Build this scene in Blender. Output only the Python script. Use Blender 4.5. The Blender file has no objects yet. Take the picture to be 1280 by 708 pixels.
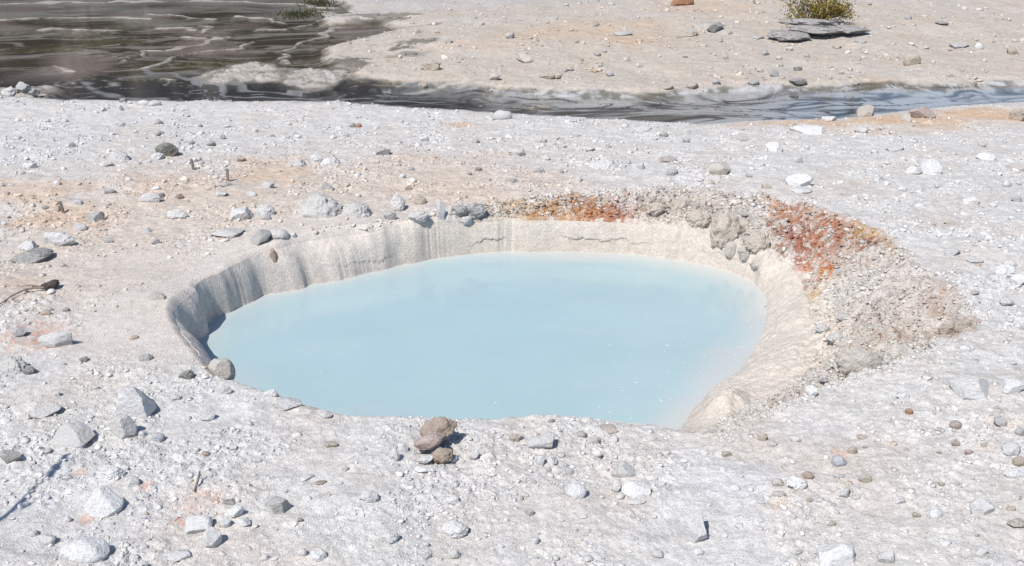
import bpy, math, random, time
import numpy as np
from mathutils import Vector
T0 = time.time()
f32 = np.float32
R = math.radians
scene = bpy.context.scene
col = scene.collection
rng = np.random.default_rng(7)

# ------------------------------------------------------------------ camera model
H = 3.9                     # eye height above the milky water
PITCH = R(22.0)
FPX = 640 / math.tan(R(25.0))
CAM = np.array([0.0, 0.0, H])
SUN_AZ, SUN_EL = R(235), R(52)       # direction towards the sun, counted from +x: left and behind the viewer
FWD = np.array([0.0, math.cos(PITCH), -math.sin(PITCH)])
UPV = np.array([0.0, math.sin(PITCH), math.cos(PITCH)])


def ray(px, py):
    d = FWD + UPV * ((354 - py) / FPX) + np.array([1.0, 0, 0]) * ((px - 640) / FPX)
    return d / np.linalg.norm(d)


def on_plane(px, py, z):
    d = ray(px, py)
    t = (z - H) / d[2]
    return CAM + d * t


# ------------------------------------------------------------------ noise
_ang = np.random.default_rng(3).random(256) * 2 * np.pi
GX, GY = np.cos(_ang).astype(f32), np.sin(_ang).astype(f32)


def _hash(xi, yi, seed):
    h = xi.astype(np.uint32) * np.uint32(374761393) + yi.astype(np.uint32) * np.uint32(668265263) + np.uint32((seed * 1442695041) & 0xFFFFFFFF)
    h = (h ^ (h >> np.uint32(13))) * np.uint32(1274126177)
    return h ^ (h >> np.uint32(16))


def noise2(x, y, seed=0):
    x = np.asarray(x, f32); y = np.asarray(y, f32)
    xi = np.floor(x); yi = np.floor(y)
    xf = x - xi; yf = y - yi
    xi = xi.astype(np.int32); yi = yi.astype(np.int32)
    u = xf * xf * xf * (xf * (xf * 6 - 15) + 10)
    v = yf * yf * yf * (yf * (yf * 6 - 15) + 10)

    def g(i, j):
        k = (_hash(xi + i, yi + j, seed) & np.uint32(255)).astype(np.int32)
        return GX[k] * (xf - i) + GY[k] * (yf - j)
    a = g(0, 0); a += (g(1, 0) - a) * u
    b = g(0, 1); b += (g(1, 1) - b) * u
    return (a + (b - a) * v) * f32(1.5)


def fbm(x, y, o=4, seed=0, gain=0.5):
    s = np.zeros(np.shape(x), f32); a = 1.0; f = 1.0; tot = 0
    for i in range(o):
        s += f32(a) * noise2(np.asarray(x, f32) * f32(f) + f32(17.3 * i), np.asarray(y, f32) * f32(f) - f32(9.1 * i), seed + i)
        tot += a; a *= gain; f *= 2.03
    return s / f32(tot)


def worley(x, y, seed=0):
    """distance to the nearest cell point, and that cell's random number"""
    x = np.asarray(x, f32); y = np.asarray(y, f32)
    xi = np.floor(x).astype(np.int32); yi = np.floor(y).astype(np.int32)
    best = np.full(x.shape, 9, f32); rid = np.zeros(x.shape, f32)
    for i in (-1, 0, 1):
        for j in (-1, 0, 1):
            h = _hash(xi + i, yi + j, seed)
            px = (xi + i) + (h & np.uint32(1023)).astype(f32) / f32(1023)
            py = (yi + j) + ((h >> np.uint32(10)) & np.uint32(1023)).astype(f32) / f32(1023)
            d = (px - x) ** 2 + (py - y) ** 2
            m = d < best
            best = np.where(m, d, best)
            rid = np.where(m, ((h >> np.uint32(20)) & np.uint32(1023)).astype(f32) / f32(1023), rid)
    return np.sqrt(best), rid


def noise3(p, seed=0):
    pi = np.floor(p).astype(np.int64); pf = (p - pi)
    w = pf * pf * (3 - 2 * pf)
    out = 0
    for i in (0, 1):
        for j in (0, 1):
            for k in (0, 1):
                h = _hash((pi[:, 0] + i + 131 * (pi[:, 2] + k)).astype(np.int32), (pi[:, 1] + j + 57 * (pi[:, 2] + k)).astype(np.int32), seed)
                v = (h & np.uint32(65535)).astype(float) / 32767.5 - 1
                out = out + v * (w[:, 0] if i else 1 - w[:, 0]) * (w[:, 1] if j else 1 - w[:, 1]) * (w[:, 2] if k else 1 - w[:, 2])
    return out


def fbm3(p, o=4, seed=0):
    s = 0; a = 1; f = 1; t = 0
    for i in range(o):
        s = s + a * noise3(p * f + 11.7 * i, seed + i); t += a; a *= .5; f *= 2.05
    return s / t


def sstep(a, b, x):
    t = np.clip((x - a) / (b - a), 0, 1)
    return t * t * (3 - 2 * t)


def poly_sd(poly, x, y):
    """signed distance to a polygon: negative inside"""
    x = np.asarray(x, float); y = np.asarray(y, float)
    d2 = np.full(x.shape, 1e9); ins = np.zeros(x.shape, bool)
    n = len(poly)
    for i in range(n):
        ax, ay = poly[i]; bx, by = poly[(i + 1) % n]
        ex, ey = bx - ax, by - ay
        t = np.clip(((x - ax) * ex + (y - ay) * ey) / (ex * ex + ey * ey + 1e-12), 0, 1)
        d2 = np.minimum(d2, (x - ax - t * ex) ** 2 + (y - ay - t * ey) ** 2)
        c = (ay > y) != (by > y)
        if abs(ey) > 1e-9:
            ins ^= c & (x < ax + (y - ay) / ey * ex)
    d = np.sqrt(d2)
    return np.where(ins, -d, d)


def line_d(pts, x, y):
    d2 = np.full(np.shape(x), 1e9)
    for (ax, ay), (bx, by) in zip(pts[:-1], pts[1:]):
        ex, ey = bx - ax, by - ay
        t = np.clip(((x - ax) * ex + (y - ay) * ey) / (ex * ex + ey * ey + 1e-12), 0, 1)
        d2 = np.minimum(d2, (x - ax - t * ex) ** 2 + (y - ay - t * ey) ** 2)
    return np.sqrt(d2)


# ------------------------------------------------------------------ large forms of the land
ZS = 0.0                    # level of the stream
stream_px = [(-260, 112), (-60, 114), (30, 124), (120, 127), (250, 128), (420, 129), (520, 136), (600, 141), (700, 148), (800, 153),
             (880, 158), (950, 153), (1050, 151), (1130, 141), (1200, 134), (1290, 129), (1500, 120),
             (1500, 100), (1290, 107), (1150, 110), (1000, 113), (900, 115), (800, 122), (700, 121), (600, 115), (520, 108), (455, 104),
             (432, 97), (440, 88), (400, 78), (402, 62), (440, 52), (498, 38), (470, 30), (400, 34), (395, 26), (440, 18), (424, 6), (380, -4), (250, -16), (-100, -20), (-500, -20)]
stream = [tuple(on_plane(a, b, ZS)[:2]) for a, b in stream_px]
mid_px = [(-400, 110), (0, 116), (420, 118), (600, 128), (740, 135), (900, 136), (1050, 132), (1200, 122), (1290, 118), (1600, 105)]
mid_w = np.array([on_plane(a, b, ZS) for a, b in mid_px])


def yc(x):
    """the stream's own middle line"""
    return np.interp(x, mid_w[:, 0], mid_w[:, 1])



def plateau(x, y):
    x = np.asarray(x, float); y = np.asarray(y, float)
    z = 0.42 + 0.17 * sstep(0.6, 3.2, x) * sstep(12.5, 9.0, y)
    z = z + 0.035 * noise2(x * .55, y * .55, 40) + 0.02 * noise2(x * 1.4, y * 1.4, 41)
    z = z - (z - 0.10) * sstep(11.0, 16.2, y)
    m = y > 14.2
    if np.any(m):
        xm, ym = x[m], y[m]
        ds = poly_sd(stream, xm, ym)
        far = ym > yc(xm)
        zf = ZS + np.minimum(np.maximum(ds, 0) * .35, .10) + .052 * np.clip(ds - .3, 0, 11) + (0.06 * noise2(xm * .5, ym * .5, 44) + .035 * noise2(xm * 1.5, ym * 1.1, 45)) * sstep(0, 1.2, ds)
        zn = np.minimum(z[m], ZS + .03 + np.maximum(ds, 0) * .12)
        zz = np.where(far, zf, zn)
        deep = .035 + .05 * sstep(20, 18.6, ym)
        zz = np.where(ds < 0, ZS - np.minimum(deep, -ds * .3), zz)
        z[m] = zz
    return z


def P(px, py, lift=0.0, hf=None):
    """the place on the land that is seen at a given point of the photograph"""
    hf = hf or plateau
    d = ray(px, py)
    t = np.linspace(3, 70, 900)
    for _ in range(2):
        q = CAM[None] + d[None] * t[:, None]
        below = q[:, 2] < hf(q[:, 0], q[:, 1]) + lift
        i = int(np.argmax(below)) if below.any() else len(t) - 1
        i = max(i, 1)
        t = np.linspace(t[i - 1], t[i], 40)
    q = CAM + d * t[20]
    return q


# ------------------------------------------------------------------ the pool: three contours round one centre
CX, CY = on_plane(600, 425, 0)[:2]
W_px = [(872, 512), (880, 497), (897, 481), (925, 462), (944, 432), (956, 402), (958, 376), (943, 353), (906, 338), (860, 328), (800, 320), (740, 316), (660, 315), (600, 317),
        (540, 325), (480, 338), (420, 352), (360, 365), (315, 378), (283, 393), (256, 408), (262, 418), (244, 429), (241, 440), (252, 452), (266, 461)]
R_px = [(300, 482, .37), (340, 493, .38), (400, 513, .38), (470, 523, .38), (560, 524, .38), (660, 521, .38), (740, 523, .38), (800, 531, .38), (840, 538, .37), (870, 544, .35),
        (905, 528, .20), (940, 512, .22), (985, 482, .25), (1010, 440, .25), (1012, 400, .22), (1005, 362, .22), (985, 328, .26), (945, 318, .29), (905, 305, .31), (868, 290, .33), (830, 280, .33),
        (760, 277, .34), (700, 276, .34), (620, 277, .34), (580, 279, .34), (520, 284, .35), (460, 292, .36), (400, 300, .36), (345, 313, .37), (300, 328, .37), (268, 346, .37),
        (243, 363, .37), (225, 378, .37), (217, 394, .37), (223, 413, .37), (244, 440, .37), (262, 460, .37), (276, 476, .37)]
O_px = [(575, 268), (600, 257), (680, 246), (760, 239), (850, 234), (960, 244), (1060, 272), (1115, 302), (1170, 342), (1207, 385), (1213, 410), (1180, 434), (1100, 458), (1050, 480), (985, 505), (925, 532), (880, 546)]


def polar(x, y):
    return np.arctan2(y - CY, x - CX), np.hypot(x - CX, y - CY)


NT = 4096
TH = np.linspace(-np.pi, np.pi, NT, endpoint=False)


def table(pts, vals, smooth=10):
    o = np.argsort(pts)
    p = np.asarray(pts)[o]; v = np.asarray(vals)[o]
    out = np.interp(TH, np.concatenate([p - 2 * np.pi, p, p + 2 * np.pi]), np.concatenate([v, v, v]))
    k = np.exp(-0.5 * (np.arange(-3 * smooth, 3 * smooth + 1) / smooth) ** 2); k /= k.sum()
    return np.convolve(np.concatenate([out[-3 * smooth:], out, out[:3 * smooth]]), k, 'valid')


def lookup(tab, th):
    u = (np.asarray(th) + np.pi) / (2 * np.pi) * NT
    i = np.floor(u).astype(np.int64); fr = u - i
    return tab[i % NT] * (1 - fr) + tab[(i + 1) % NT] * fr


def noise_circle(freq, seed):
    return noise2(np.cos(TH) * freq, np.sin(TH) * freq, seed)


rp = np.array([on_plane(a, b, c) for a, b, c in R_px])
tR, rRv = polar(rp[:, 0], rp[:, 1])
zR = table(tR, [c for *_, c in R_px], 14)
rR = table(tR, rRv, 6)
wp = np.array([on_plane(a, b, 0) for a, b in W_px])
tW, rWv = polar(wp[:, 0], wp[:, 1])
near = (tR > R(-150)) & (tR < R(-62))
tW = np.concatenate([tW, tR[near]]); rWv = np.concatenate([rWv, rRv[near] - .2])
rW = table(tW, rWv, 9)
op = np.array([P(a, b) for a, b in O_px])
tO, rOv = polar(op[:, 0], op[:, 1])
oth = (tR > np.max(tO) + .12) | (tR < np.min(tO) - .12)
tO = np.concatenate([tO, tR[oth]]); rOv = np.concatenate([rOv, rRv[oth] + .06])
rO = table(tO, rOv, 12)
far_th = np.exp(-((TH - R(80)) / R(50)) ** 2)
left_th = sstep(R(100), R(128), TH) + sstep(R(-140), R(-158), TH)
left_th = np.clip(left_th, 0, 1)
flute = (.010 * noise_circle(30, 1) + .007 * noise_circle(75, 2)) * np.clip(.35 + .9 * noise_circle(5, 6), .1, 1.2) + .05 * noise_circle(8, 3) * (left_th * .9 + .25) + .020 * noise_circle(13, 7) * left_th
flute = flute * (0.35 + .65 * np.clip(far_th + left_th, 0, 1))
rW = rW + flute * 1.0 + .02 * noise_circle(6, 8)
rR = rR + flute * .45 + .012 * noise_circle(20, 9)
rR = np.maximum(rR, rW + .07)
rO = np.maximum(rO + .05 * noise_circle(12, 4) * (1 - left_th) + .03 * noise_circle(40, 5) * (1 - left_th), rR + .07)


def A(px, py, rx, ry):
    """an elliptical patch of the land, from where the photograph shows it"""
    c = P(px, py); a = P(px - rx, py); b = P(px + rx, py); n = P(px, py + ry); m = P(px, max(py - ry, -8))
    return c[0], c[1], max(.05, (b[0] - a[0]) / 2), max(.05, (m[1] - n[1]) / 2)


def blob(spec, x, y, warp=0, soft=.5):
    cx, cy, rx, ry = spec
    d = np.hypot((x - cx) / rx, (y - cy) / ry)
    return sstep(1 + soft, 1 - soft, d + warp)


STAINS = {   # kind: (px, py, rx, ry, strength)
    'orange': [(335, 214, 60, 16, .55), (80, 272, 55, 14, .6), (40, 236, 75, 12, .5), (250, 232, 90, 18, .3), (570, 210, 70, 25, .16), (655, 235, 120, 18, .16),
               (1010, 150, 90, 8, .75), (1150, 148, 90, 9, .8), (1265, 143, 60, 9, .9), (1090, 164, 90, 5, .35), (730, 38, 95, 12, .55), (880, 8, 60, 10, .45), (600, 56, 60, 7, .35), (810, 52, 60, 7, .3),
               (1094, 100, 18, 6, .5), (247, 623, 55, 14, .25), (580, 157, 20, 3, .9), (1262, 530, 30, 10, .22), (975, 632, 15, 4, .4), (500, 110, 60, 8, .3), (20, 362, 40, 12, .22), (1235, 560, 16, 5, .3)],
    'spot': [(50, 422, 46, 16, .9), (183, 607, 7, 4, .9), (106, 649, 5, 4, .9), (102, 592, 10, 6, .6), (270, 625, 12, 8, .7), (224, 652, 8, 7, .9), (240, 635, 12, 4, .5), (260, 618, 25, 5, .4), (1050, 566, 12, 3, .6)],
    'wetmud': [(455, 42, 45, 3, .8), (470, 30, 40, 2.5, .7), (530, 52, 25, 3, .7), (500, 61, 18, 2.5, .8), (440, 51, 30, 4, .8), (428, 86, 26, 9, .8), (512, 68, 22, 3, .4), (470, 20, 45, 2, .6), (545, 30, 14, 2, .4)],
    'beige': [(250, 255, 240, 60, .85), (90, 330, 150, 60, .75), (540, 225, 160, 35, .7), (1000, 560, 80, 40, .25), (1150, 620, 150, 60, .22), (80, 490, 60, 20, .3), (280, 560, 120, 40, .15), (420, 230, 120, 40, .4), (700, 640, 150, 50, .15),
              (1150, 150, 200, 10, .5)],
    'bluish': [(925, 600, 50, 18, 1.0), (870, 640, 70, 60, .6), (500, 570, 200, 50, .4), (300, 530, 90, 40, .6), (90, 640, 120, 60, .5), (60, 170, 90, 35, .6), (1010, 535, 60, 18, .5), (140, 415, 30, 14, .8), (880, 590, 50, 40, .5), (30, 460, 40, 20, .7), (640, 240, 0.1, 0.1, 0)],
}
STAINS = {k: [(A(*s[:4]), s[4]) for s in v if s[4]] for k, v in STAINS.items()}
def hfz(z):
    return lambda x, y: np.full(np.shape(x), z)
def A2(px, py, rx, ry, z):
    c = on_plane(px, py, z); a = on_plane(px - rx, py, z); b = on_plane(px + rx, py, z); n = on_plane(px, py + ry, z); m = on_plane(px, py - ry, z)
    return c[0], c[1], (b[0] - a[0]) / 2, (m[1] - n[1]) / 2
CRUST = [   # colours of the crumbling bank behind the pool
    ('yellow', A2(665, 262, 70, 15, .42), .55), ('orange', A2(690, 266, 55, 12, .42), .6), ('orange', A2(738, 256, 40, 16, .45), .85), ('red', A2(760, 268, 30, 12, .42), .55), ('red', A2(780, 252, 25, 10, .46), .4),
    ('orange', A2(975, 274, 20, 18, .42), .75), ('maroon', A2(992, 301, 17, 14, .38), .9), ('orange', A2(1035, 298, 42, 24, .42), .65), ('red', A2(1050, 305, 42, 15, .42), .55), ('red', A2(1000, 290, 30, 20, .42), .4),
    ('yellow', A2(1085, 300, 20, 24, .45), .75), ('maroon', A2(1086, 322, 13, 6, .42), .75), ('brightred', A2(1008, 328, 11, 7, .35), .9), ('orange', A2(1036, 340, 14, 9, .36), .9), ('brightred', A2(1034, 336, 7, 8, .36), .8),
    ('yellow', A2(1018, 354, 22, 7, .36), .85), ('maroon', A2(1014, 340, 8, 6, .36), .6),
    ('tan', A2(1140, 432, 75, 17, .40), .85), ('tan', A2(1180, 378, 26, 16, .5), .75), ('tan', A2(1185, 415, 28, 15, .46), .8), ('tan', A2(1110, 400, 60, 25, .44), .3), ('tan', A2(850, 252, 60, 14, .45), .35), ('yellow', A2(1040, 455, 40, 16, .3), .22),
    ('grey', A2(595, 268, 32, 14, .40), .6), ('grey', A2(905, 285, 40, 18, .38), .35),
]
PAL = dict(white=(.52, .50, .477), beige=(.505, .437, .375), farbank=(.43, .376, .318), lilac=(.40, .375, .365), bluish=(.52, .508, .50), orange=(.50, .35, .235), spot=(.50, .27, .18),
           cream=(.56, .50, .435), mud=(.535, .487, .44), wallgrey=(.58, .52, .465), bank=(.43, .385, .34), yellow=(.45, .31, .145), red=(.29, .095, .05), brightred=(.40, .125, .05), maroon=(.18, .06, .055), tan=(.36, .275, .215),
           grey=(.26, .25, .25), crustorange=(.35, .15, .052))
PAL = {k: np.array(v, f32) for k, v in PAL.items()}

# pale mineral bars and silt lines of the shallow flat on the far side
BARS = [([(0, 5), (150, 2), (305, 2), (420, 10)], 2.2), ([(-40, 26), (0, 25), (85, 22), (163, 24), (190, 24)], 2.6), ([(185, 18), (231, 20), (261, 26)], 1.8), ([(250, 31), (261, 37), (244, 42)], 2.0),
        ([(153, 76), (176, 64), (217, 63), (258, 56), (281, 46)], 2.2), ([(190, 86), (217, 73), (258, 64), (295, 61), (319, 51)], 1.6), ([(298, 20), (325, 24), (351, 31)], 1.8),
        ([(424, 34), (393, 46), (362, 61), (349, 73), (362, 81)], 2.6), ([(60, 37), (140, 37)], 4.0), ([(205, 36), (240, 36)], 3.6), ([(66, 86), (86, 88)], 3.2), ([(205, 98), (225, 98)], 3), ([(330, 40), (390, 30)], 2), ([(215, 48), (260, 50)], 2), ([(380, 14), (425, 20)], 3)]
SILT = [([(183, 89), (217, 90), (240, 96), (272, 105), (300, 115)], 2.2), ([(228, 92), (258, 99), (305, 107), (387, 114)], 1.6), ([(205, 78), (190, 85), (184, 90)], 1.6), ([(300, 116), (430, 119), (560, 122)], 2.0), ([(100, 100), (130, 112), (200, 120)], 2.6), ([(359, 81), (400, 90), (427, 105)], 1.8)]


def wline(L):
    out = []
    for pts, w in L:
        ww = [on_plane(a, b, ZS) for a, b in pts]
        out.append(([tuple(q[:2]) for q in ww], w))
    return out


BARS, SILT = wline(BARS), wline(SILT)
ISLE = [A2(310, 92, 55, 10, ZS), A2(395, 97, 34, 11, ZS), A2(20, 117, 40, 8, ZS)]
POOLDARK = A2(50, 116, 30, 6, ZS)


def WN(x, y):
    return np.clip(.5 + 1.1 * noise2(x * 1.1, y * .7, 79), 0, 1.3)


def lines_mask(L, x, y):
    m = np.zeros(x.shape)
    yy = np.hypot(x, y)
    for pts, w in L:
        wid = w * yy * yy / (H * FPX) * .6          # a bar's own width grows with its reach across the flat
        d = line_d(pts, x, y)
        m = np.maximum(m, sstep(1.3, .5, d / np.maximum(wid * (.42 + .55 * WN(x, y)), .05)))
    return m


def mix(c, k, m):
    return c + (np.asarray(k, f32) - c) * np.clip(m, 0, 1)[..., None].astype(f32)


def surface(x, y, th=None, r=None, colour=True):
    """height of the land at (x, y); with colour also its own colour and how much loose gravel lies there"""
    x = np.asarray(x, float); y = np.asarray(y, float)
    if th is None:
        th, r = polar(x, y)
    w, rr, oo, zr = lookup(rW, th), lookup(rR, th), lookup(rO, th), lookup(zR, th)
    lf = lookup(left_th, th); fr = lookup(far_th, th)
    pl = plateau(x, y)
    t = np.clip((r - w) / (rr - w), 0, 1)
    s = np.clip((r - rr) / (oo - rr), 0, 1)
    gentle = np.clip((rr - w) / .5, 0, 1)
    prof = .45 * t + .55 * (1 - (1 - t) ** (2.4 + 1.2 * lf))
    g = 1 - (1 - s) ** 1.8
    z = np.where(r < w, np.maximum((r - w) * 1.2, -.35), np.where(r < rr, zr * prof, zr + (np.maximum(pl, zr + .01 - 1.5 * np.maximum(r - oo, 0)) - zr) * g))
    bankw = sstep(0, .12, s) * sstep(1.0, .9, s) * (r > rr) * sstep(.2, .35, oo - rr)   # the crumbling zone
    wall = (r < rr).astype(float)
    d = np.maximum(r - oo, 0)
    # smooth dried-mud apron round the left shore
    n1 = fbm(x * 1.1, y * 1.1, 4, 60)
    smooth = lf * np.exp(-(d / .55) ** 2) * (r >= rr)
    smooth = np.maximum(smooth, blob(MUD1, x, y, n1 * .8, .5))
    smooth = np.maximum(smooth, .75 * blob(MUD2, x, y, n1 * .8, .5))
    rough = (1 - smooth) * (1 - wall)
    ds = np.full(x.shape, 5.0)
    m = y > 13
    if np.any(m):
        ds[m] = poly_sd(stream, x[m], y[m]) + .10 * noise2(x[m] * 1.7, y[m] * 1.7, 71) + .05 * noise2(x[m] * 5, y[m] * 5, 72)
    dry = sstep(-.05, .15, ds)
    # relief
    q = fbm(x * 3.1, y * 3.1, 4, 20)
    cl = sstep(-.15, .35, fbm(x * 1.3, y * 1.3, 3, 26))         # where the crumbs gather
    w1, i1 = worley(x * 26 + q * .5, y * 26, 30)
    w2, i2 = worley(x * 11 + q * .6, y * 11, 31)
    peb = np.maximum(0, .36 - w1 * w1) * 1.3 * (i1 > .5) * i1
    peb2 = np.maximum(0, .30 - w2 * w2) * 1.6 * (i2 > .78)
    fine = fbm(x * 19, y * 19, 3, 34)
    far_fade = np.clip(2.0 - y / 20, .55, 1.15)
    z = z + dry * (rough * (.026 * q + (.004 + .007 * cl) * fine + (.35 + cl) * .017 * peb + .034 * cl * peb2) + smooth * (.006 * q + .0015 * fine)) * far_fade
    # crumbling bank
    w3, i3 = worley(x * 7.5 + q * .9, y * 7.5 + z * 5, 36)
    w4, i4 = worley(x * 17 + q, y * 17 + z * 9, 37)
    z = z + bankw * (.11 * np.maximum(0, .5 - w3 * w3) * (.3 + i3) + .075 * np.maximum(0, .4 - w4 * w4) * (i4 - .2) + .06 * q + .026 * fine + .03 * np.maximum(0, .3 - w1 * w1) * i1 - .04 - .13 * blob(HOLLOW, x, y, .5 * n1, .6))
    z = z + wall * (t > .02) * gentle * (.045 * q * t + .012 * fine + .03 * noise2(x * 2.2, y * 2.2, 39) * t + .02 * np.maximum(0, .3 - w2 * w2) * (i2 > .6))
    z = z + (r > w) * (.14 * np.exp(-1.2 * (np.hypot((x - SHOULDER[0]) / SHOULDER[2], (y - SHOULDER[1]) / SHOULDER[3])) ** 2.6) * (1 + .5 * q))
    # stream bed and bars
    bars = lines_mask(BARS, x + .3 * noise2(x * 1.5, y * 1.5, 73), y + .35 * noise2(x * .8, y * 1.2, 74) + .15 * noise2(x * 2.5, y * 2.5, 77)) if np.any(m) else np.zeros(x.shape)
    isl = np.zeros(x.shape)
    for e in ISLE:
        isl = np.maximum(isl, blob(e, x, y, 1.0 * fbm(x * 1.3, y * .9, 3, 75), .45))
    z = z + (ds < .1) * (.006 + .10) * 0
    z = np.where((ds < .1) & (bars > .3) & (d > 1), np.maximum(z, ZS - .034 + .042 * bars + .02 * q), z)
    z = np.where((ds < .1) & (isl > .02) & (d > 1), np.maximum(z, ZS - .02 + isl * (.022 + .17 * np.maximum(0, .30 - worley(x * 4.5 + q, y * 3.5, 76)[0] ** 2) * sstep(-.2, .3, noise2(x * 1.4, y * 1.4, 78)) + .07 * q + .05 * fine)), z)
    if not colour:
        return z
    # ---- own colours of the materials
    n2 = fbm(x * .45, y * .6, 4, 61); n3 = fbm(x * 4.2, y * 4.2, 4, 62, .6); n4 = fbm(x * 15, y * 15, 2, 63)
    c = np.empty(x.shape + (3,), f32); c[:] = PAL['white']
    c = mix(c, PAL['beige'], .4 * sstep(-.1, .4, n1) + .25 * sstep(-.1, .5, n2))
    c = mix(c, PAL['bluish'], .5 * cl * rough)
    for spec, k in STAINS['beige']:
        c = mix(c, PAL['beige'], k * blob(spec, x, y, n1 * 1.1 + n3 * .3, .7))
    for spec, k in STAINS['bluish']:
        c = mix(c, PAL['bluish'], k * blob(spec, x, y, n1 * 1.0, .6))
    farm = sstep(-.3, .6, y - yc(x)) * (ds > -.2)
    c = mix(c, PAL['farbank'], farm * (.9 - .2 * sstep(0, .4, n2)))
    c = mix(c, PAL['lilac'], farm * sstep(24, 29, y + 3 * n2) * .8)
    c = mix(c, PAL['orange'], farm * .12 * sstep(.0, .5, n1))
    for spec, k in STAINS['orange']:
        c = mix(c, PAL['orange'], .85 * k * blob(spec, x, y, n1 * 1.2 + n3 * .7, .6))
    for spec, k in STAINS['spot']:
        c = mix(c, PAL['spot'], .75 * k * blob(spec, x, y, n3 * 1.6 + n4 * .5, .5) * sstep(-.45, .15, n4 + n3))
    for spec, k in STAINS['wetmud']:
        c = mix(c, (.085, .08, .066), k * blob(spec, x, y, n2 * 1.4 + n3 * 1.2, .4))
    c = mix(c, PAL['mud'], smooth * .85)
    # bank and wall
    c = mix(c, PAL['bank'], bankw * (.75 + .25 * n3))
    c = mix(c, PAL['white'], bankw * .5 * sstep(.0, .4, n1 + n3 * .5))
    wallc = PAL['wallgrey'] + (PAL['cream'] - PAL['wallgrey']) * np.clip(1 - lf * 1.2, 0, 1)[..., None]
    streak = noise2(np.cos(th) * 60, np.sin(th) * 60 + z * .8, 64) * .6 + noise2(np.cos(th) * 140, np.sin(th) * 140, 65) * .4
    wallc = wallc * (1 + .045 * streak + .06 * n3)[..., None]
    c = np.where(((r < rr) | ((r < oo) & (oo - rr < .2)))[..., None] & (lf > 0)[..., None] | (r < rr)[..., None], wallc.astype(f32), c)
    c = mix(c, PAL['cream'], (1 - lf) * (r >= rr) * sstep(.34, .02, s + n1 * .25 + n3 * .12) * (r < oo) * sstep(.3, .6, oo - rr) * (1 - fr * .5))
    c = mix(c, PAL['cream'], .8 * blob(SHOULDER, x, y, n1, .5) * (r > w))
    for k, spec, a in CRUST:
        kk = 'crustorange' if k == 'orange' else k
        c = mix(c, PAL[kk], 1.0 * a * blob(spec, x, y, n3 * 1.9 + n4 * .8, .75) * sstep(-.42, .16, n4 + .9 * n3 + .5 * (i4 - .4)) * (r > rr - .01) * (r < oo + .06))
    # speckle
    c = c * (1 + .14 * n3 * (.3 + .7 * rough) + .12 * n4 * rough + (.10 * (i1 - .5) * rough))[..., None].astype(f32)
    # stream and flat
    wet = sstep(.25, .0, ds)
    if np.any(wet > 0):
        flow = noise2(x * .45, y * .8, 80); flow2 = noise2(x * .9 + 1.5 * flow, y * 1.6 + flow, 87)
        u_, v_ = x + 1.3 * flow + .5 * flow2, y + .55 * flow + .40 * flow2
        band = fbm(u_ * .5, v_ * 2.4, 4, 81)
        thin = fbm(u_ * 1.1, v_ * 5.5, 4, 88, .6)
        br = noise2(x * .5, y * .8, 83)
        bed = np.empty(x.shape + (3,), f32); bed[:] = (.068, .054, .040)
        bed = mix(bed, (.085, .072, .034), sstep(0, .45, br + .5 * thin))
        bed = mix(bed, (.25, .20, .18), sstep(-.05, .45, noise2(x * .55 + 9, y * .35, 84) + .35 * thin) * .85)
        reach = sstep(18.6, 20.2, y)
        bed = mix(bed, (.30, .28, .255), .85 * sstep(.02, .36, band + .25 * thin) * reach)
        bed = mix(bed, (.36, .34, .315), .85 * sstep(.10, .03, np.abs(thin + .05)) * sstep(-.35, .15, band) * reach * sstep(-.3, .3, br))
        bed = mix(bed, (.30, .29, .265), .75 * sstep(24, 30, y + 4 * br))
        main = sstep(20.2, 18.8, y - .12 * np.maximum(x, 0))
        sw = .6 * np.sin(band * 9 + flow * 2.5) + 1.3 * thin
        marb = np.empty(x.shape + (3,), f32); marb[:] = (.042, .042, .047)
        marb = mix(marb, (.22, .222, .23), sstep(-.3, .5, sw) * .9 * sstep(-7, 3, x))
        marb = mix(marb, (.43, .43, .435), sstep(-2.5, 2.2, x + 2.0 * flow) * sstep(-.8, .1, sw + .25) * .95)
        marb = mix(marb, (.07, .063, .055), .8 * sstep(.25, .5, noise2(x * .7 + 3, y * 2.2 + flow, 89)) * sstep(0, 2, x))
        fil = np.abs(noise2(x * .55 + 1.1 * flow2 + .5 * thin, y * 1.9 + 1.3 * flow + .9 * flow2, 97)); fil2 = np.abs(noise2(u_ * .6 + 5, v_ * 3.3 + .8 * flow2, 98))
        marb = mix(marb, (.045, .044, .046), .92 * sstep(.15, .05, fil) * sstep(-.5, .1, noise2(x * .6, y * .9, 99)))
        marb = mix(marb, (.46, .455, .45), .8 * sstep(.10, .02, fil2) * sstep(-.3, .2, flow + thin))
        bed = mix(bed, marb, main)
        bed = mix(bed, (.47, .465, .455), .9 * sstep(-.55, -.15, ds + .2 * flow2) * sstep(1.0, 3.5, x + flow) * sstep(.3, -.6, y - yc(x)) * (ds > -.6))
        bed = mix(bed, (.32, .325, .34), .8 * lines_mask(SILT, x + .22 * flow2, y + .22 * noise2(x * 1.8, y * 1.8, 86)) * sstep(-.5, .1, thin + .1))
        bed = mix(bed, (.37, .34, .305), bars * (.6 + .6 * n3) * sstep(-.30, .12, thin + n3 * .5))
        bed = mix(bed, (.42, .385, .345), np.clip(isl * 2, 0, 1) * (.8 + .3 * n3))
        edge = sstep(.20, .04, np.abs(ds - .04)) * sstep(-.2, .4, n1 + n3) * (y > yc(x))
        c = mix(c, bed, wet)
        c = mix(c, (.10, .09, .06), edge * .8)
    dens = rough * dry * (.10 + 1.5 * cl) * (r > oo - .02) + .9 * bankw + .03 * smooth * dry
    dens = dens * (ds > .05)
    return z, np.clip(c, .01, .85), dens, smooth


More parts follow.
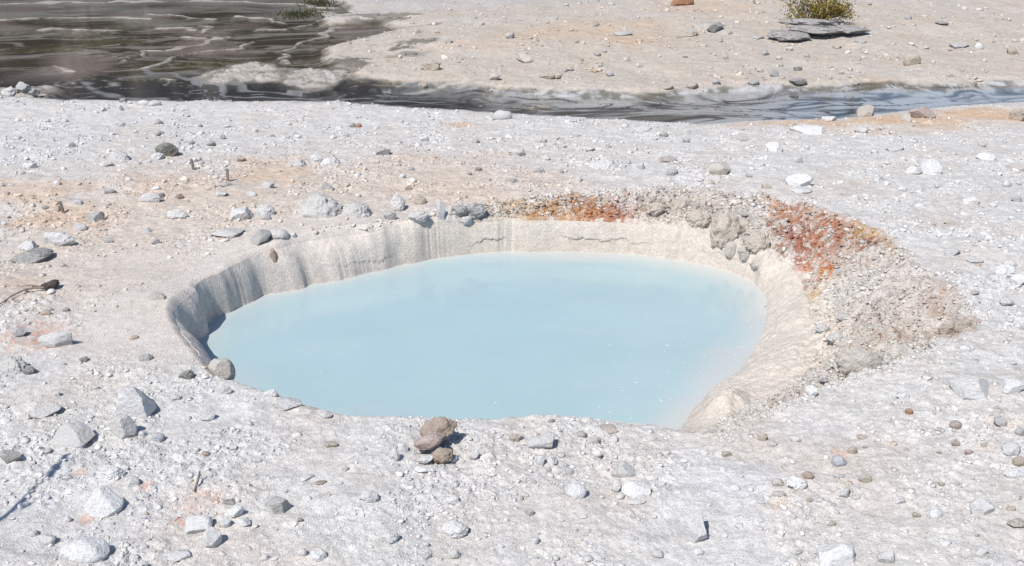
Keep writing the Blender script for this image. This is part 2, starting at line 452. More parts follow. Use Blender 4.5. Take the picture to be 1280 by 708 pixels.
WATER = dict(deep=(.325, .433, .452), green=(.355, .455, .452), shoal=(.46, .47, .45))
SHOULDER = A2(898, 505, 34, 20, .18)
HOLLOW = A2(1160, 412, 55, 24, .42)
MUD1 = A(165, 398, 62, 42)
MUD2 = A(250, 330, 150, 22)
# ------------------------------------------------------------------ mesh and material helpers
def make_mesh(name, V, F, mats=None, smooth=False, attrs=None):
    V = np.ascontiguousarray(V, f32); F = np.ascontiguousarray(F, np.int32)
    me = bpy.data.meshes.new(name)
    me.vertices.add(len(V)); me.vertices.foreach_set('co', V.ravel())
    k = F.shape[1]
    me.loops.add(F.size); me.loops.foreach_set('vertex_index', F.ravel())
    me.polygons.add(len(F)); me.polygons.foreach_set('loop_start', np.arange(0, F.size, k, dtype=np.int32))
    if smooth:
        me.polygons.foreach_set('use_smooth', np.ones(len(F), bool))
    me.update(calc_edges=True)
    for an, arr in (attrs or {}).items():
        if arr.ndim == 2:
            at = me.attributes.new(an, 'FLOAT_COLOR', 'POINT')
            at.data.foreach_set('color', np.concatenate([arr, np.ones((len(arr), 1))], 1).astype(f32).ravel())
        else:
            at = me.attributes.new(an, 'FLOAT', 'POINT'); at.data.foreach_set('value', arr.astype(f32))
    if mats is not None:
        me.materials.append(mats)
    return me


def link(name, me, parent=None):
    o = bpy.data.objects.new(name, me); col.objects.link(o)
    if parent:
        o.parent = parent
    return o


def tag(o, label=None, cat=None, group=None, kind=None):
    if label: o['label'] = label
    if cat: o['category'] = cat
    if group: o['group'] = group
    if kind: o['kind'] = kind
    return o


class NT_:
    def __init__(s, name):
        s.m = bpy.data.materials.new(name); s.m.use_nodes = True
        s.t = s.m.node_tree; s.t.nodes.clear()
        s.out = s.n('ShaderNodeOutputMaterial')

    def n(s, typ, **kw):
        nd = s.t.nodes.new(typ)
        for k, v in kw.items():
            if k.startswith('i_'):
                nd.inputs[k[2:].replace('_', ' ')].default_value = v
            else:
                setattr(nd, k, v)
        return nd

    def l(s, a, b): s.t.links.new(a, b)

    def noise(s, vec, scale, detail=4, rough=.55):
        nd = s.n('ShaderNodeTexNoise'); nd.inputs['Scale'].default_value = scale; nd.inputs['Detail'].default_value = detail
        nd.inputs['Roughness'].default_value = rough
        if vec is not None: s.l(vec, nd.inputs['Vector'])
        return nd.outputs['Fac']

    def ramp(s, fac, stops):
        r = s.n('ShaderNodeValToRGB'); e = r.color_ramp.elements
        while len(e) < len(stops): e.new(.5)
        for q, (p, c) in zip(e, stops):
            q.position = p; q.color = (*c, 1) if len(c) == 3 else c
        s.l(fac, r.inputs[0]); return r.outputs[0]

    def mapr(s, v, a, b, c, d):
        r = s.n('ShaderNodeMapRange'); s.l(v, r.inputs[0])
        for i, q in enumerate((a, b, c, d)): r.inputs[i + 1].default_value = q
        return r.outputs[0]

    def mixc(s, typ, fac, a, b):
        m = s.n('ShaderNodeMix', data_type='RGBA', blend_type=typ)
        for sock, v in ((m.inputs[0], fac), (m.inputs[6], a), (m.inputs[7], b)):
            if hasattr(v, 'is_output'): s.l(v, sock)
            else: sock.default_value = v if not isinstance(v, tuple) or len(v) == 4 else (*v, 1)
        return m.outputs[2]

    def bump(s, h, strength, dist, nrm=None):
        b = s.n('ShaderNodeBump'); b.inputs['Strength'].default_value = strength; b.inputs['Distance'].default_value = dist
        s.l(h, b.inputs['Height'])
        if nrm is not None: s.l(nrm, b.inputs['Normal'])
        return b.outputs[0]

    def principled(s, color, rough, nrm=None, spec=.3):
        p = s.n('ShaderNodeBsdfPrincipled')
        if hasattr(color, 'is_output'): s.l(color, p.inputs['Base Color'])
        else: p.inputs['Base Color'].default_value = (*color, 1)
        if hasattr(rough, 'is_output'): s.l(rough, p.inputs['Roughness'])
        else: p.inputs['Roughness'].default_value = rough
        p.inputs['Specular IOR Level'].default_value = spec
        if nrm is not None: s.l(nrm, p.inputs['Normal'])
        s.l(p.outputs[0], s.out.inputs[0]); return p


def ground_material():
    s = NT_('dry_mineral_ground')
    at = s.n('ShaderNodeAttribute', attribute_name='Col')
    geo = s.n('ShaderNodeNewGeometry'); pos = geo.outputs['Position']
    f = s.noise(pos, 75, 5, .65)
    f2 = s.noise(pos, 13, 4, .6)
    v = s.n('ShaderNodeTexVoronoi'); v.inputs['Scale'].default_value = 85; s.l(pos, v.inputs['Vector'])
    c = s.mixc('MULTIPLY', 1.0, at.outputs['Color'], s.ramp(f, [(.25, (.75, .74, .73)), (.5, (1, 1, 1)), (.75, (1.15, 1.15, 1.15))]))
    c = s.mixc('MULTIPLY', 1.0, c, s.ramp(f2, [(.3, (.88, .87, .86)), (.5, (1, 1, 1)), (.7, (1.08, 1.08, 1.08))]))
    c = s.mixc('MULTIPLY', .6, c, s.ramp(v.outputs['Color'], [(.1, (.78, .77, .76)), (.9, (1.12, 1.12, 1.12))]))
    rg = s.n('ShaderNodeAttribute', attribute_name='Rough')
    b = s.bump(f, .55, .012)
    b = s.bump(v.outputs['Distance'], .45, .008, b)
    s.principled(c, .95, b, .15)
    return s.m


def gravel_material():
    s = NT_('gravel_crumbs')
    at = s.n('ShaderNodeAttribute', attribute_name='Col')
    geo = s.n('ShaderNodeNewGeometry')
    f = s.noise(geo.outputs['Position'], 160, 3)
    c = s.mixc('MULTIPLY', 1.0, at.outputs['Color'], s.ramp(f, [(.3, (.8, .8, .8)), (.7, (1.12, 1.12, 1.12))]))
    s.principled(c, .95, s.bump(f, .4, .004), .15)
    return s.m


def rock_material(name, c1, c2, c3=None, scale=9.0, dust=.55):
    """two mineral colours in patches, a third in thin seams, rough grain"""
    s = NT_(name)
    geo = s.n('ShaderNodeNewGeometry'); pos = geo.outputs['Position']
    a = s.noise(pos, scale, 5, .6); b = s.noise(pos, scale * 6, 5, .65); e = s.noise(pos, scale * 22, 3, .6)
    c = s.ramp(a, [(.36, c1), (.62, c2)])
    c = s.mixc('MIX', s.mapr(b, .60, .70, 0, .7), c, c3 or tuple(q * .6 for q in c1))
    c = s.mixc('MULTIPLY', 1.0, c, s.ramp(e, [(.3, (.78, .78, .78)), (.7, (1.14, 1.14, 1.14))]))
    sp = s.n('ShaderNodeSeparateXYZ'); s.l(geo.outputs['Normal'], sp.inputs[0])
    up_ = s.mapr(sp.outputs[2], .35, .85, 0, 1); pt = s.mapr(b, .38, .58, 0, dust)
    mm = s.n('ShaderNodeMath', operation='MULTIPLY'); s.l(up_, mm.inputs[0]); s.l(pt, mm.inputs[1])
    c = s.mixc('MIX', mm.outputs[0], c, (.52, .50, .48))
    n = s.bump(b, .7, .03); n = s.bump(e, .6, .008, n)
    s.principled(c, .92, n, .2)
    return s.m


MAT = dict(
    white=rock_material('chalky_white_rock', (.66, .645, .63), (.59, .575, .56), (.50, .48, .46)),
    bright=rock_material('bright_white_rock', (.74, .73, .72), (.67, .66, .65), (.56, .55, .54)),
    grey=rock_material('grey_rock', (.41, .395, .38), (.34, .325, .31), (.26, .25, .24)),
    lgrey=rock_material('pale_grey_rock', (.57, .55, .53), (.51, .49, .47), (.41, .39, .37)),
    dark=rock_material('dark_grey_rock', (.19, .182, .175), (.25, .24, .23), (.13, .125, .12)),
    tan=rock_material('tan_rock', (.44, .38, .31), (.36, .30, .245), (.50, .46, .41)),
    brown=rock_material('brown_crusted_rock', (.42, .335, .265), (.33, .255, .195), (.54, .47, .39), 14, .25),
    rust=rock_material('rusty_rock', (.36, .19, .11), (.26, .13, .08), (.44, .34, .27)),
    olive=rock_material('olive_dark_rock', (.13, .122, .10), (.20, .19, .165), (.28, .27, .245), 9, .35),
    pink=rock_material('pinkish_brown_rock', (.40, .31, .27), (.33, .26, .225), (.24, .19, .17)),
    mudrock=rock_material('dried_mud', (.54, .49, .445), (.48, .435, .395), (.34, .31, .285)),
    crust=rock_material('crumbling_crust', (.60, .525, .45), (.52, .45, .38), (.36, .30, .25), 14, .15),
    ledge=rock_material('bedded_ledge', (.24, .225, .21), (.34, .315, .295), (.13, .12, .11), 9, .3),
    cream=rock_material('cream_crust', (.52, .475, .425), (.47, .42, .37), (.42, .37, .32)),
    bluegrey=rock_material('blue_grey_rock', (.45, .455, .465), (.39, .395, .405), (.5, .5, .51)),
)


def wood_material(name, c1, c2):
    s = NT_(name)
    tc = s.n('ShaderNodeTexCoord')
    mp = s.n('ShaderNodeMapping'); mp.inputs['Scale'].default_value = (30, 30, 3); s.l(tc.outputs['Object'], mp.inputs[0])
    f = s.noise(mp.outputs[0], 2, 5, .6)
    s.principled(s.ramp(f, [(.35, c1), (.65, c2)]), .85, s.bump(f, .5, .004), .2)
    return s.m


MAT['wood'] = wood_material('weathered_wood', (.16, .125, .10), (.26, .21, .17))
MAT['darkwood'] = wood_material('dark_wet_wood', (.035, .03, .028), (.09, .075, .065))
MAT['bark'] = wood_material('grey_bark', (.14, .11, .09), (.25, .21, .18))


def leaf_material():
    s = NT_('yellow_green_leaf')
    at = s.n('ShaderNodeAttribute', attribute_name='Col')
    p = s.principled(at.outputs['Color'], .55, None, .35)
    tr = s.n('ShaderNodeBsdfTranslucent'); s.l(at.outputs['Color'], tr.inputs[0])
    mx = s.n('ShaderNodeMixShader'); mx.inputs[0].default_value = .25
    s.l(p.outputs[0], mx.inputs[1]); s.l(tr.outputs[0], mx.inputs[2]); s.l(mx.outputs[0], s.out.inputs[0])
    return s.m


def milky_water_material():
    s = NT_('milky_blue_water')
    at = s.n('ShaderNodeAttribute', attribute_name='Col')
    geo = s.n('ShaderNodeNewGeometry'); pos = geo.outputs['Position']
    a = s.noise(pos, 9, 3, .5); b = s.noise(pos, 34, 3, .5)
    n = s.bump(a, .10, .02); n = s.bump(b, .10, .006, n)
    p = s.principled(at.outputs['Color'], .10, n, .5)
    p.inputs['IOR'].default_value = 1.33
    return s.m


def stream_water_material():
    s = NT_('shallow_clear_water')
    geo = s.n('ShaderNodeNewGeometry'); pos = geo.outputs['Position']
    mp = s.n('ShaderNodeMapping'); mp.inputs['Scale'].default_value = (1, 2.2, 1); s.l(pos, mp.inputs[0])
    a = s.noise(mp.outputs[0], 5, 3, .5); b = s.noise(mp.outputs[0], 1.2, 2, .5)
    n = s.bump(a, .05, .02); n = s.bump(b, .05, .06, n)
    fr = s.n('ShaderNodeFresnel'); fr.inputs[0].default_value = 1.33; s.l(n, fr.inputs['Normal'])
    tr = s.n('ShaderNodeBsdfTransparent'); tr.inputs[0].default_value = (.92, .94, .96, 1)
    gl = s.n('ShaderNodeBsdfGlossy'); gl.inputs['Roughness'].default_value = .09; gl.inputs['Color'].default_value = (.82, .78, .74, 1); s.l(n, gl.inputs['Normal'])
    mx = s.n('ShaderNodeMixShader'); s.l(fr.outputs[0], mx.inputs[0]); s.l(tr.outputs[0], mx.inputs[1]); s.l(gl.outputs[0], mx.inputs[2])
    s.l(mx.outputs[0], s.out.inputs[0])
    return s.m


# ------------------------------------------------------------------ the ground: one sheet on rings round the pool
print('setup', round(time.time() - T0, 1))
NC = 2600
dens_th = 1 + .9 * np.exp(-((TH + R(90)) / R(45)) ** 2) + .25 * np.exp(-((TH - R(90)) / R(45)) ** 2)
cum = np.concatenate([[0], np.cumsum(dens_th)]); cum = cum / cum[-1]
th = np.interp(np.arange(NC) / NC, cum, np.concatenate([TH, [np.pi]]))
w_, r_, o_ = lookup(rW, th), lookup(rR, th), lookup(rO, th)
rows = []
for k in np.linspace(0, 1, 7)[:-1]: rows.append(w_ - .3 + .3 * k)
for k in np.linspace(0, 1, 61)[:-1]: rows.append(w_ + (r_ - w_) * k)
for k in np.linspace(0, 1, 91)[:-1]: rows.append(r_ + (o_ - r_) * k)
far_r, q = [], 0.0
rad = o_.copy(); e = 0
while rad.max() < 34:
    break
ref = [2.35]
while ref[-1] < 34:
    ref.append(ref[-1] * (1.0021 if ref[-1] < 5.6 else 1.0028 if ref[-1] < 7.5 else 1.0036))
for k in np.log(np.array(ref) / 2.35) / np.log(ref[-1] / 2.35):
    rows.append(o_ * (34.01 / o_) ** k)
rad = rows[-1] * 1.12
while rad.min() < 1500:
    rows.append(rad.copy()); rad = rad * 1.12
rad = np.stack(rows).astype(np.float64)
M = len(rad)
thg = np.broadcast_to(th, rad.shape)
# a ragged ledge line in the far wall where the dried mud has broken away
X = CX + rad * np.cos(thg); Y = CY + rad * np.sin(thg)
print('grid', rad.shape)
hi = rad < 34
Z = np.zeros(rad.shape); C = np.zeros(rad.shape + (3,), f32); SM = np.zeros(rad.shape)
z, c, dn, sm = surface(X[hi], Y[hi], thg[hi], rad[hi])
Z[hi] = z; C[hi] = c; SM[hi] = sm
lo = ~hi
Z[lo] = plateau(X[lo], Y[lo]); C[lo] = PAL['farbank']
Z[lo] = np.where(Y[lo] < 10, Z[lo] - .0 * rad[lo], Z[lo])
wallm = (rad > lookup(rW, thg)) & (rad < lookup(rR, thg))
arc = thg * 2.2
crack = .14 + .07 * fbm(arc * 2.6, arc * 0 + .5, 6, 90, .62) * 2
push = .017 * sstep(-.008, .008, Z - crack) * sstep(-.1, .25, noise2(arc * 1.1, arc * 0, 91)) * lookup(far_th, thg)
ro = rad - push * wallm
X = CX + ro * np.cos(thg); Y = CY + ro * np.sin(thg)
V = np.stack([X, Y, Z], -1).reshape(-1, 3)
i0 = np.arange(NC); i1 = (i0 + 1) % NC
F = []
rowi = np.arange(M - 1)[:, None] * NC
F = np.stack([rowi + i0, rowi + NC + i0, rowi + NC + i1, rowi + i1], -1).reshape(-1, 4)
me = make_mesh('ground', V, F, ground_material(), True, {'Col': C.reshape(-1, 3)})
tag(link('ground', me), kind='structure')
del F, V, X, Y, Z, C
print('ground', round(time.time() - T0, 1))

# milky pool water
NW = 420
thw = np.linspace(-np.pi, np.pi, NW, endpoint=False)
rw = lookup(rW, thw) + .06
kk = np.linspace(0, 1, 90) ** .7
radw = rw[None] * kk[1:, None]
xw = CX + radw * np.cos(thw); yw = CY + radw * np.sin(thw)
shore = np.clip(rw[None] - radw, 0, None)
V = np.concatenate([[[CX, CY, 0]], np.stack([xw, yw, np.zeros_like(xw)], -1).reshape(-1, 3)])
sh = np.concatenate([[2.0], shore.ravel()])
wx, wy = V[:, 0], V[:, 1]
nz = fbm(wx * 1.3, wy * 1.3, 4, 95)
cw = np.empty((len(V), 3), f32); cw[:] = WATER['deep']
cw = mix(cw, WATER['green'], .55 * sstep(.3, 1.6, wx - CX + .8 * nz))
cw = mix(cw, WATER['shoal'], .95 * sstep(.50 + 0, .05, sh + .25 * nz) * (.35 + .65 * sstep(-1, 1.5, wx - CX)))
cw = mix(cw, WATER['shoal'], .75 * sstep(.22, .02, sh + .05 * nz))
sw_ = fbm(wx * .9 + nz, wy * 2.2 + nz, 4, 96)
cw = mix(cw, WATER['shoal'], .12 * sstep(.05, .45, sw_))
cw = cw * (1 + .05 * nz)[:, None]
F = [[0, 1 + i, 1 + (i + 1) % NW, 1 + (i + 1) % NW] for i in range(NW)]
base = 1 + np.arange(len(radw) - 1)[:, None] * NW
iw = np.arange(NW); jw = (iw + 1) % NW
Q = np.stack([base + iw, base + NW + iw, base + NW + jw, base + jw], -1).reshape(-1, 4)
tri = np.array([[0, 1 + i, 1 + (i + 1) % NW] for i in range(NW)])
# the innermost fan is left as thin quads through a tiny ring
V[0] = V[0]
ring0 = np.stack([CX + .001 * np.cos(thw), CY + .001 * np.sin(thw), 0 * thw], -1)
V2 = np.concatenate([V[1:], ring0]); c2 = np.concatenate([cw[1:], np.repeat(cw[:1], NW, 0)])
nb = len(V) - 1
F = np.concatenate([Q - 1, np.stack([nb + iw, iw, jw, nb + jw], -1)])
me = make_mesh('pool_water', V2, F, milky_water_material(), True, {'Col': c2})
tag(link('pool_water', me), kind='structure')

# stream water: one level sheet; the land rises through it
me = make_mesh('stream_water', [(-45, 14.6, ZS), (45, 14.6, ZS), (45, 48, ZS), (-45, 48, ZS)], [[0, 1, 2, 3]], stream_water_material())
tag(link('stream_water', me), kind='structure')


# ------------------------------------------------------------------ loose stones
def ico(sub):
    t = (1 + 5 ** .5) / 2
    v = [(-1, t, 0), (1, t, 0), (-1, -t, 0), (1, -t, 0), (0, -1, t), (0, 1, t), (0, -1, -t), (0, 1, -t), (t, 0, -1), (t, 0, 1), (-t, 0, -1), (-t, 0, 1)]
    f = [(0, 11, 5), (0, 5, 1), (0, 1, 7), (0, 7, 10), (0, 10, 11), (1, 5, 9), (5, 11, 4), (11, 10, 2), (10, 7, 6), (7, 1, 8), (3, 9, 4), (3, 4, 2), (3, 2, 6), (3, 6, 8), (3, 8, 9), (4, 9, 5), (2, 4, 11), (6, 2, 10), (8, 6, 7), (9, 8, 1)]
    v = [np.array(a) / np.linalg.norm(a) for a in v]
    for _ in range(sub):
        cache, nf = {}, []
        def midp(a, b):
            k = (min(a, b), max(a, b))
            if k not in cache:
                m = v[a] + v[b]; v.append(m / np.linalg.norm(m)); cache[k] = len(v) - 1
            return cache[k]
        for a, b, c_ in f:
            ab, bc, ca = midp(a, b), midp(b, c_), midp(c_, a)
            nf += [(a, ab, ca), (b, bc, ab), (c_, ca, bc), (ab, bc, ca)]
        f = nf
    return np.array(v), np.array(f, np.int32)


ICO = {i: ico(i) for i in (0, 1, 2, 3, 4)}


def rand_rot(n, rg):
    q = rg.normal(size=(n, 4)); q /= np.linalg.norm(q, axis=1)[:, None]
    w, x, y, z_ = q.T
    return np.stack([np.stack([1 - 2 * (y * y + z_ * z_), 2 * (x * y - z_ * w), 2 * (x * z_ + y * w)], -1),
                     np.stack([2 * (x * y + z_ * w), 1 - 2 * (x * x + z_ * z_), 2 * (y * z_ - x * w)], -1),
                     np.stack([2 * (x * z_ - y * w), 2 * (y * z_ + x * w), 1 - 2 * (x * x + y * y)], -1)], 1)


def gravel(name, n_try, smin, smax, power, sub, seed, label, keep=1.0, near=3.6, far=27, bank=False):
    rg = np.random.default_rng(seed)
    ang = (rg.random(n_try) - .5) * R(72)
    dist = np.exp(np.log(near) + rg.random(n_try) ** .85 * (np.log(far) - np.log(near)))
    x, y = np.sin(ang) * dist, np.cos(ang) * dist
    if bank:                                # the crumbling ledge only
        tb = R(-58) + rg.random(n_try) * R(196)
        k_ = rg.random(n_try); rb_ = lookup(rR, tb) * (1 - k_) + (lookup(rO, tb) + .06) * k_
        x, y = CX + rb_ * np.cos(tb), CY + rb_ * np.sin(tb); dist = np.hypot(x, y)
    z, c, dn, sm = surface(x, y)
    th_, r_ = polar(x, y)
    k = (rg.random(n_try) < np.clip(dn * keep, 0, 1)) & (r_ > lookup(rR, th_) + .02)
    k &= ~((y > 15.5) & (rg.random(n_try) < .35))
    x, y, z, c, dist = x[k], y[k], z[k], c[k], dist[k]
    n = len(x)
    s = smin * np.maximum(rg.random(n), 1e-4) ** (-power)
    s = np.minimum(s * np.clip(dist / 6, .8, 2.4) ** .75, smax * np.clip(dist / 7, .9, 1.6))
    bv, bf = ICO[sub]
    jit = 1 + (rg.random((n, len(bv))) - .5) * (.75 if sub == 0 else .42)
    v = bv[None] * jit[..., None]
    for _ in range(4):                      # broken faces
        nn = rg.normal(size=(n, 3)); nn /= np.linalg.norm(nn, axis=1)[:, None]
        ee = np.einsum('nki,ni->nk', v, nn) - (.35 + .4 * rg.random(n))[:, None]
        v = v - np.maximum(ee, 0)[..., None] * nn[:, None]
    v = np.einsum('nij,nkj->nki', rand_rot(n, rg), v)
    sc = np.stack([.7 + .7 * rg.random(n), .7 + .7 * rg.random(n), .45 + .45 * rg.random(n)], -1) * s[:, None]
    v = v * sc[:, None]
    yaw = rg.random(n) * 6.283; cs, sn = np.cos(yaw), np.sin(yaw)
    vx = v[..., 0] * cs[:, None] - v[..., 1] * sn[:, None]; vy = v[..., 0] * sn[:, None] + v[..., 1] * cs[:, None]
    v = np.stack([vx + x[:, None], vy + y[:, None], v[..., 2] + (z + s * .18)[:, None]], -1)
    tone = rg.normal(1.06, .13, n)
    cc = c * tone[:, None]
    u = rg.random(n)
    cc = np.where((u < .035)[:, None], cc * np.array([.80, .70, .61]), cc)
    cc = np.where(((u > .05) & (u < .10))[:, None], cc * .74, cc)
    cc = np.where((u > (.97 if bank else .82))[:, None], cc * .55 + .45 * np.array([.60, .595, .59]) * tone[:, None], cc)
    cc = np.clip(cc, .03, .78)
    F = (bf[None] + (np.arange(n) * len(bv))[:, None, None]).reshape(-1, 3)
    me = make_mesh(name, v.reshape(-1, 3), F, GRAVEL, False, {'Col': np.repeat(cc, len(bv), 0)})
    print(name, n, round(time.time() - T0, 1))
    return tag(link(name, me), label, 'gravel', None, 'stuff')


GRAVEL = gravel_material()
gravel('gravel', 240000, .0036, .022, .36, 0, 11, 'fine white and grey gravel crumbs strewn over the mineral ground')
gravel('coarse_gravel', 3600, .011, .034, .34, 1, 12, 'coarser pale stone crumbs lying among the fine gravel', .8)
gravel('crust_crumbs', 20000, .0055, .019, .36, 0, 14, 'broken crumbs of crust lying on the stained bank round the pool', 1.0, bank=True)
gravel('rubble', 2300, .016, .045, .34, 1, 13, 'pale rubble fragments strewn over the slope beyond the stream', 1.0, 18.6, 31)


def rock_shape(kind, seed, sub=3):
    rg = np.random.default_rng(seed)
    v, f = ICO[sub]
    v = v.copy()
    if kind == 'round':
        npl, lo_, amp = 9, .80, .05
    elif kind == 'lump':
        npl, lo_, amp = 9, .66, .16
    elif kind == 'mound':
        npl, lo_, amp = 0, .8, .0
    elif kind == 'crust':
        npl, lo_, amp = 6, .75, .12
    elif kind == 'slab':
        npl, lo_, amp = 13, .52, .07
    elif kind == 'ledge':
        npl, lo_, amp = 9, .62, .05
    elif kind == 'wedge':
        npl, lo_, amp = 10, .42, .05
    else:
        npl, lo_, amp = 13, .50, .05
    n = rg.normal(size=(max(npl, 1), 3)); n /= np.linalg.norm(n, axis=1)[:, None]
    d = lo_ + rg.random(len(n)) * (.98 - lo_) * .75
    for _ in range(2):
        for i in range(npl):
            e = v @ n[i] - d[i]
            v = v - np.maximum(e, 0)[:, None] * n[i]
    if kind == 'mound':
        u = v[:, :2]
        v[:, 2] = np.maximum(v[:, 2], -.15)
        v *= (1 + .22 * fbm3(v * 2.2 + seed, 3, seed))[:, None]
        h = .30 * np.abs(fbm3(v * 6 + seed, 2, seed + 5))
        v *= (1 + h)[:, None]
    v = v * (1 + amp * 1.6 * fbm3(v * 1.7 + seed * 1.3, 3, seed) + amp * .9 * fbm3(v * 5.5 + seed, 3, seed + 9))[:, None]
    if kind not in ('round', 'mound'):
        v = v * (1 + .035 * fbm3(v * 13 + seed, 3, seed + 19))[:, None]
    if kind == 'crust':
        v = v * (1 + .30 * fbm3(v * 2.6 + seed, 3, seed + 2) + .20 * np.abs(fbm3(v * 8 + seed, 3, seed + 3)) + .05 * fbm3(v * 22, 2, seed + 4))[:, None]
    if kind == 'ledge':                      # bedded layers, each broken back by its own amount
        lay = np.floor(v[:, 2] * 4.5 + .6 * fbm3(v * 1.2 + seed, 2, seed))
        an = np.arctan2(v[:, 1], v[:, 0])
        k = 1 + .22 * noise2(lay * 7.3 + np.cos(an) * 2.2, np.sin(an) * 2.2 + seed, 3) + .10 * noise2(lay * 3.3 + np.cos(an) * 7, np.sin(an) * 7 + seed, 4)
        v[:, :2] *= k[:, None]
    if kind == 'lump':
        v = v * (1 - .10 * np.abs(fbm3(v * 3.5 + seed, 2, seed + 23)))[:, None]
    if kind not in ('mound',):
        a = rg.random() * 6.283; c_, s_ = math.cos(a), math.sin(a)
        v = v @ np.array([[c_, -s_, 0], [s_, c_, 0], [0, 0, 1]]).T
    lo3, hi3 = v.min(0), v.max(0)
    return (v - (lo3 + hi3) / 2) / (hi3 - lo3) * 2, f


def ground_hf(x, y):
    return surface(x, y, colour=False)


def place_rock(name, px, py, w, h, mat, kind, label, group=None, cat='rock', seed=None, depth=.8, sink=.3, lift=0.0, tilt=(0, 0), at=None, sub=None):
    seed = seed if seed is not None else int(px * 31 + py * 17) % 9973
    p = at if at is not None else P(px, py + h * .18, 0, ground_hf)
    d = math.dist(p, CAM)
    W = w * d / FPX
    dep = math.asin((CAM[2] - p[2]) / d)
    D = W * (depth if kind not in ('slab', 'ledge') else .8)
    Ht = (h * d / FPX - D * math.sin(dep) * .8) / math.cos(dep)
    lo_ = {'slab': .16, 'ledge': .14, 'mound': .28}.get(kind, .42) * W
    if Ht < lo_:
        Ht = lo_
        D = max(.4 * W, (h * d / FPX - Ht * math.cos(dep)) / (math.sin(dep) * .8))
    Ht /= (1 - sink)
    v, f = rock_shape(kind, seed, sub if sub is not None else (4 if w > 17 else 3 if w > 7 else 2))
    v = v * np.array([W / 2, D / 2, Ht / 2])
    rx, ry = tilt
    if rx or ry:
        cr, sr = math.cos(R(rx)), math.sin(R(rx)); v = v @ np.array([[1, 0, 0], [0, cr, -sr], [0, sr, cr]]).T
        cr, sr = math.cos(R(ry)), math.sin(R(ry)); v = v @ np.array([[cr, 0, sr], [0, 1, 0], [-sr, 0, cr]]).T
    me = make_mesh(name, v, f, MAT[mat], kind in ('round',))
    o = link(name, me)
    q = np.array(p)
    o.location = (q[0], q[1], q[2] + Ht * (.5 - sink) + lift)
    return tag(o, label, cat, group)
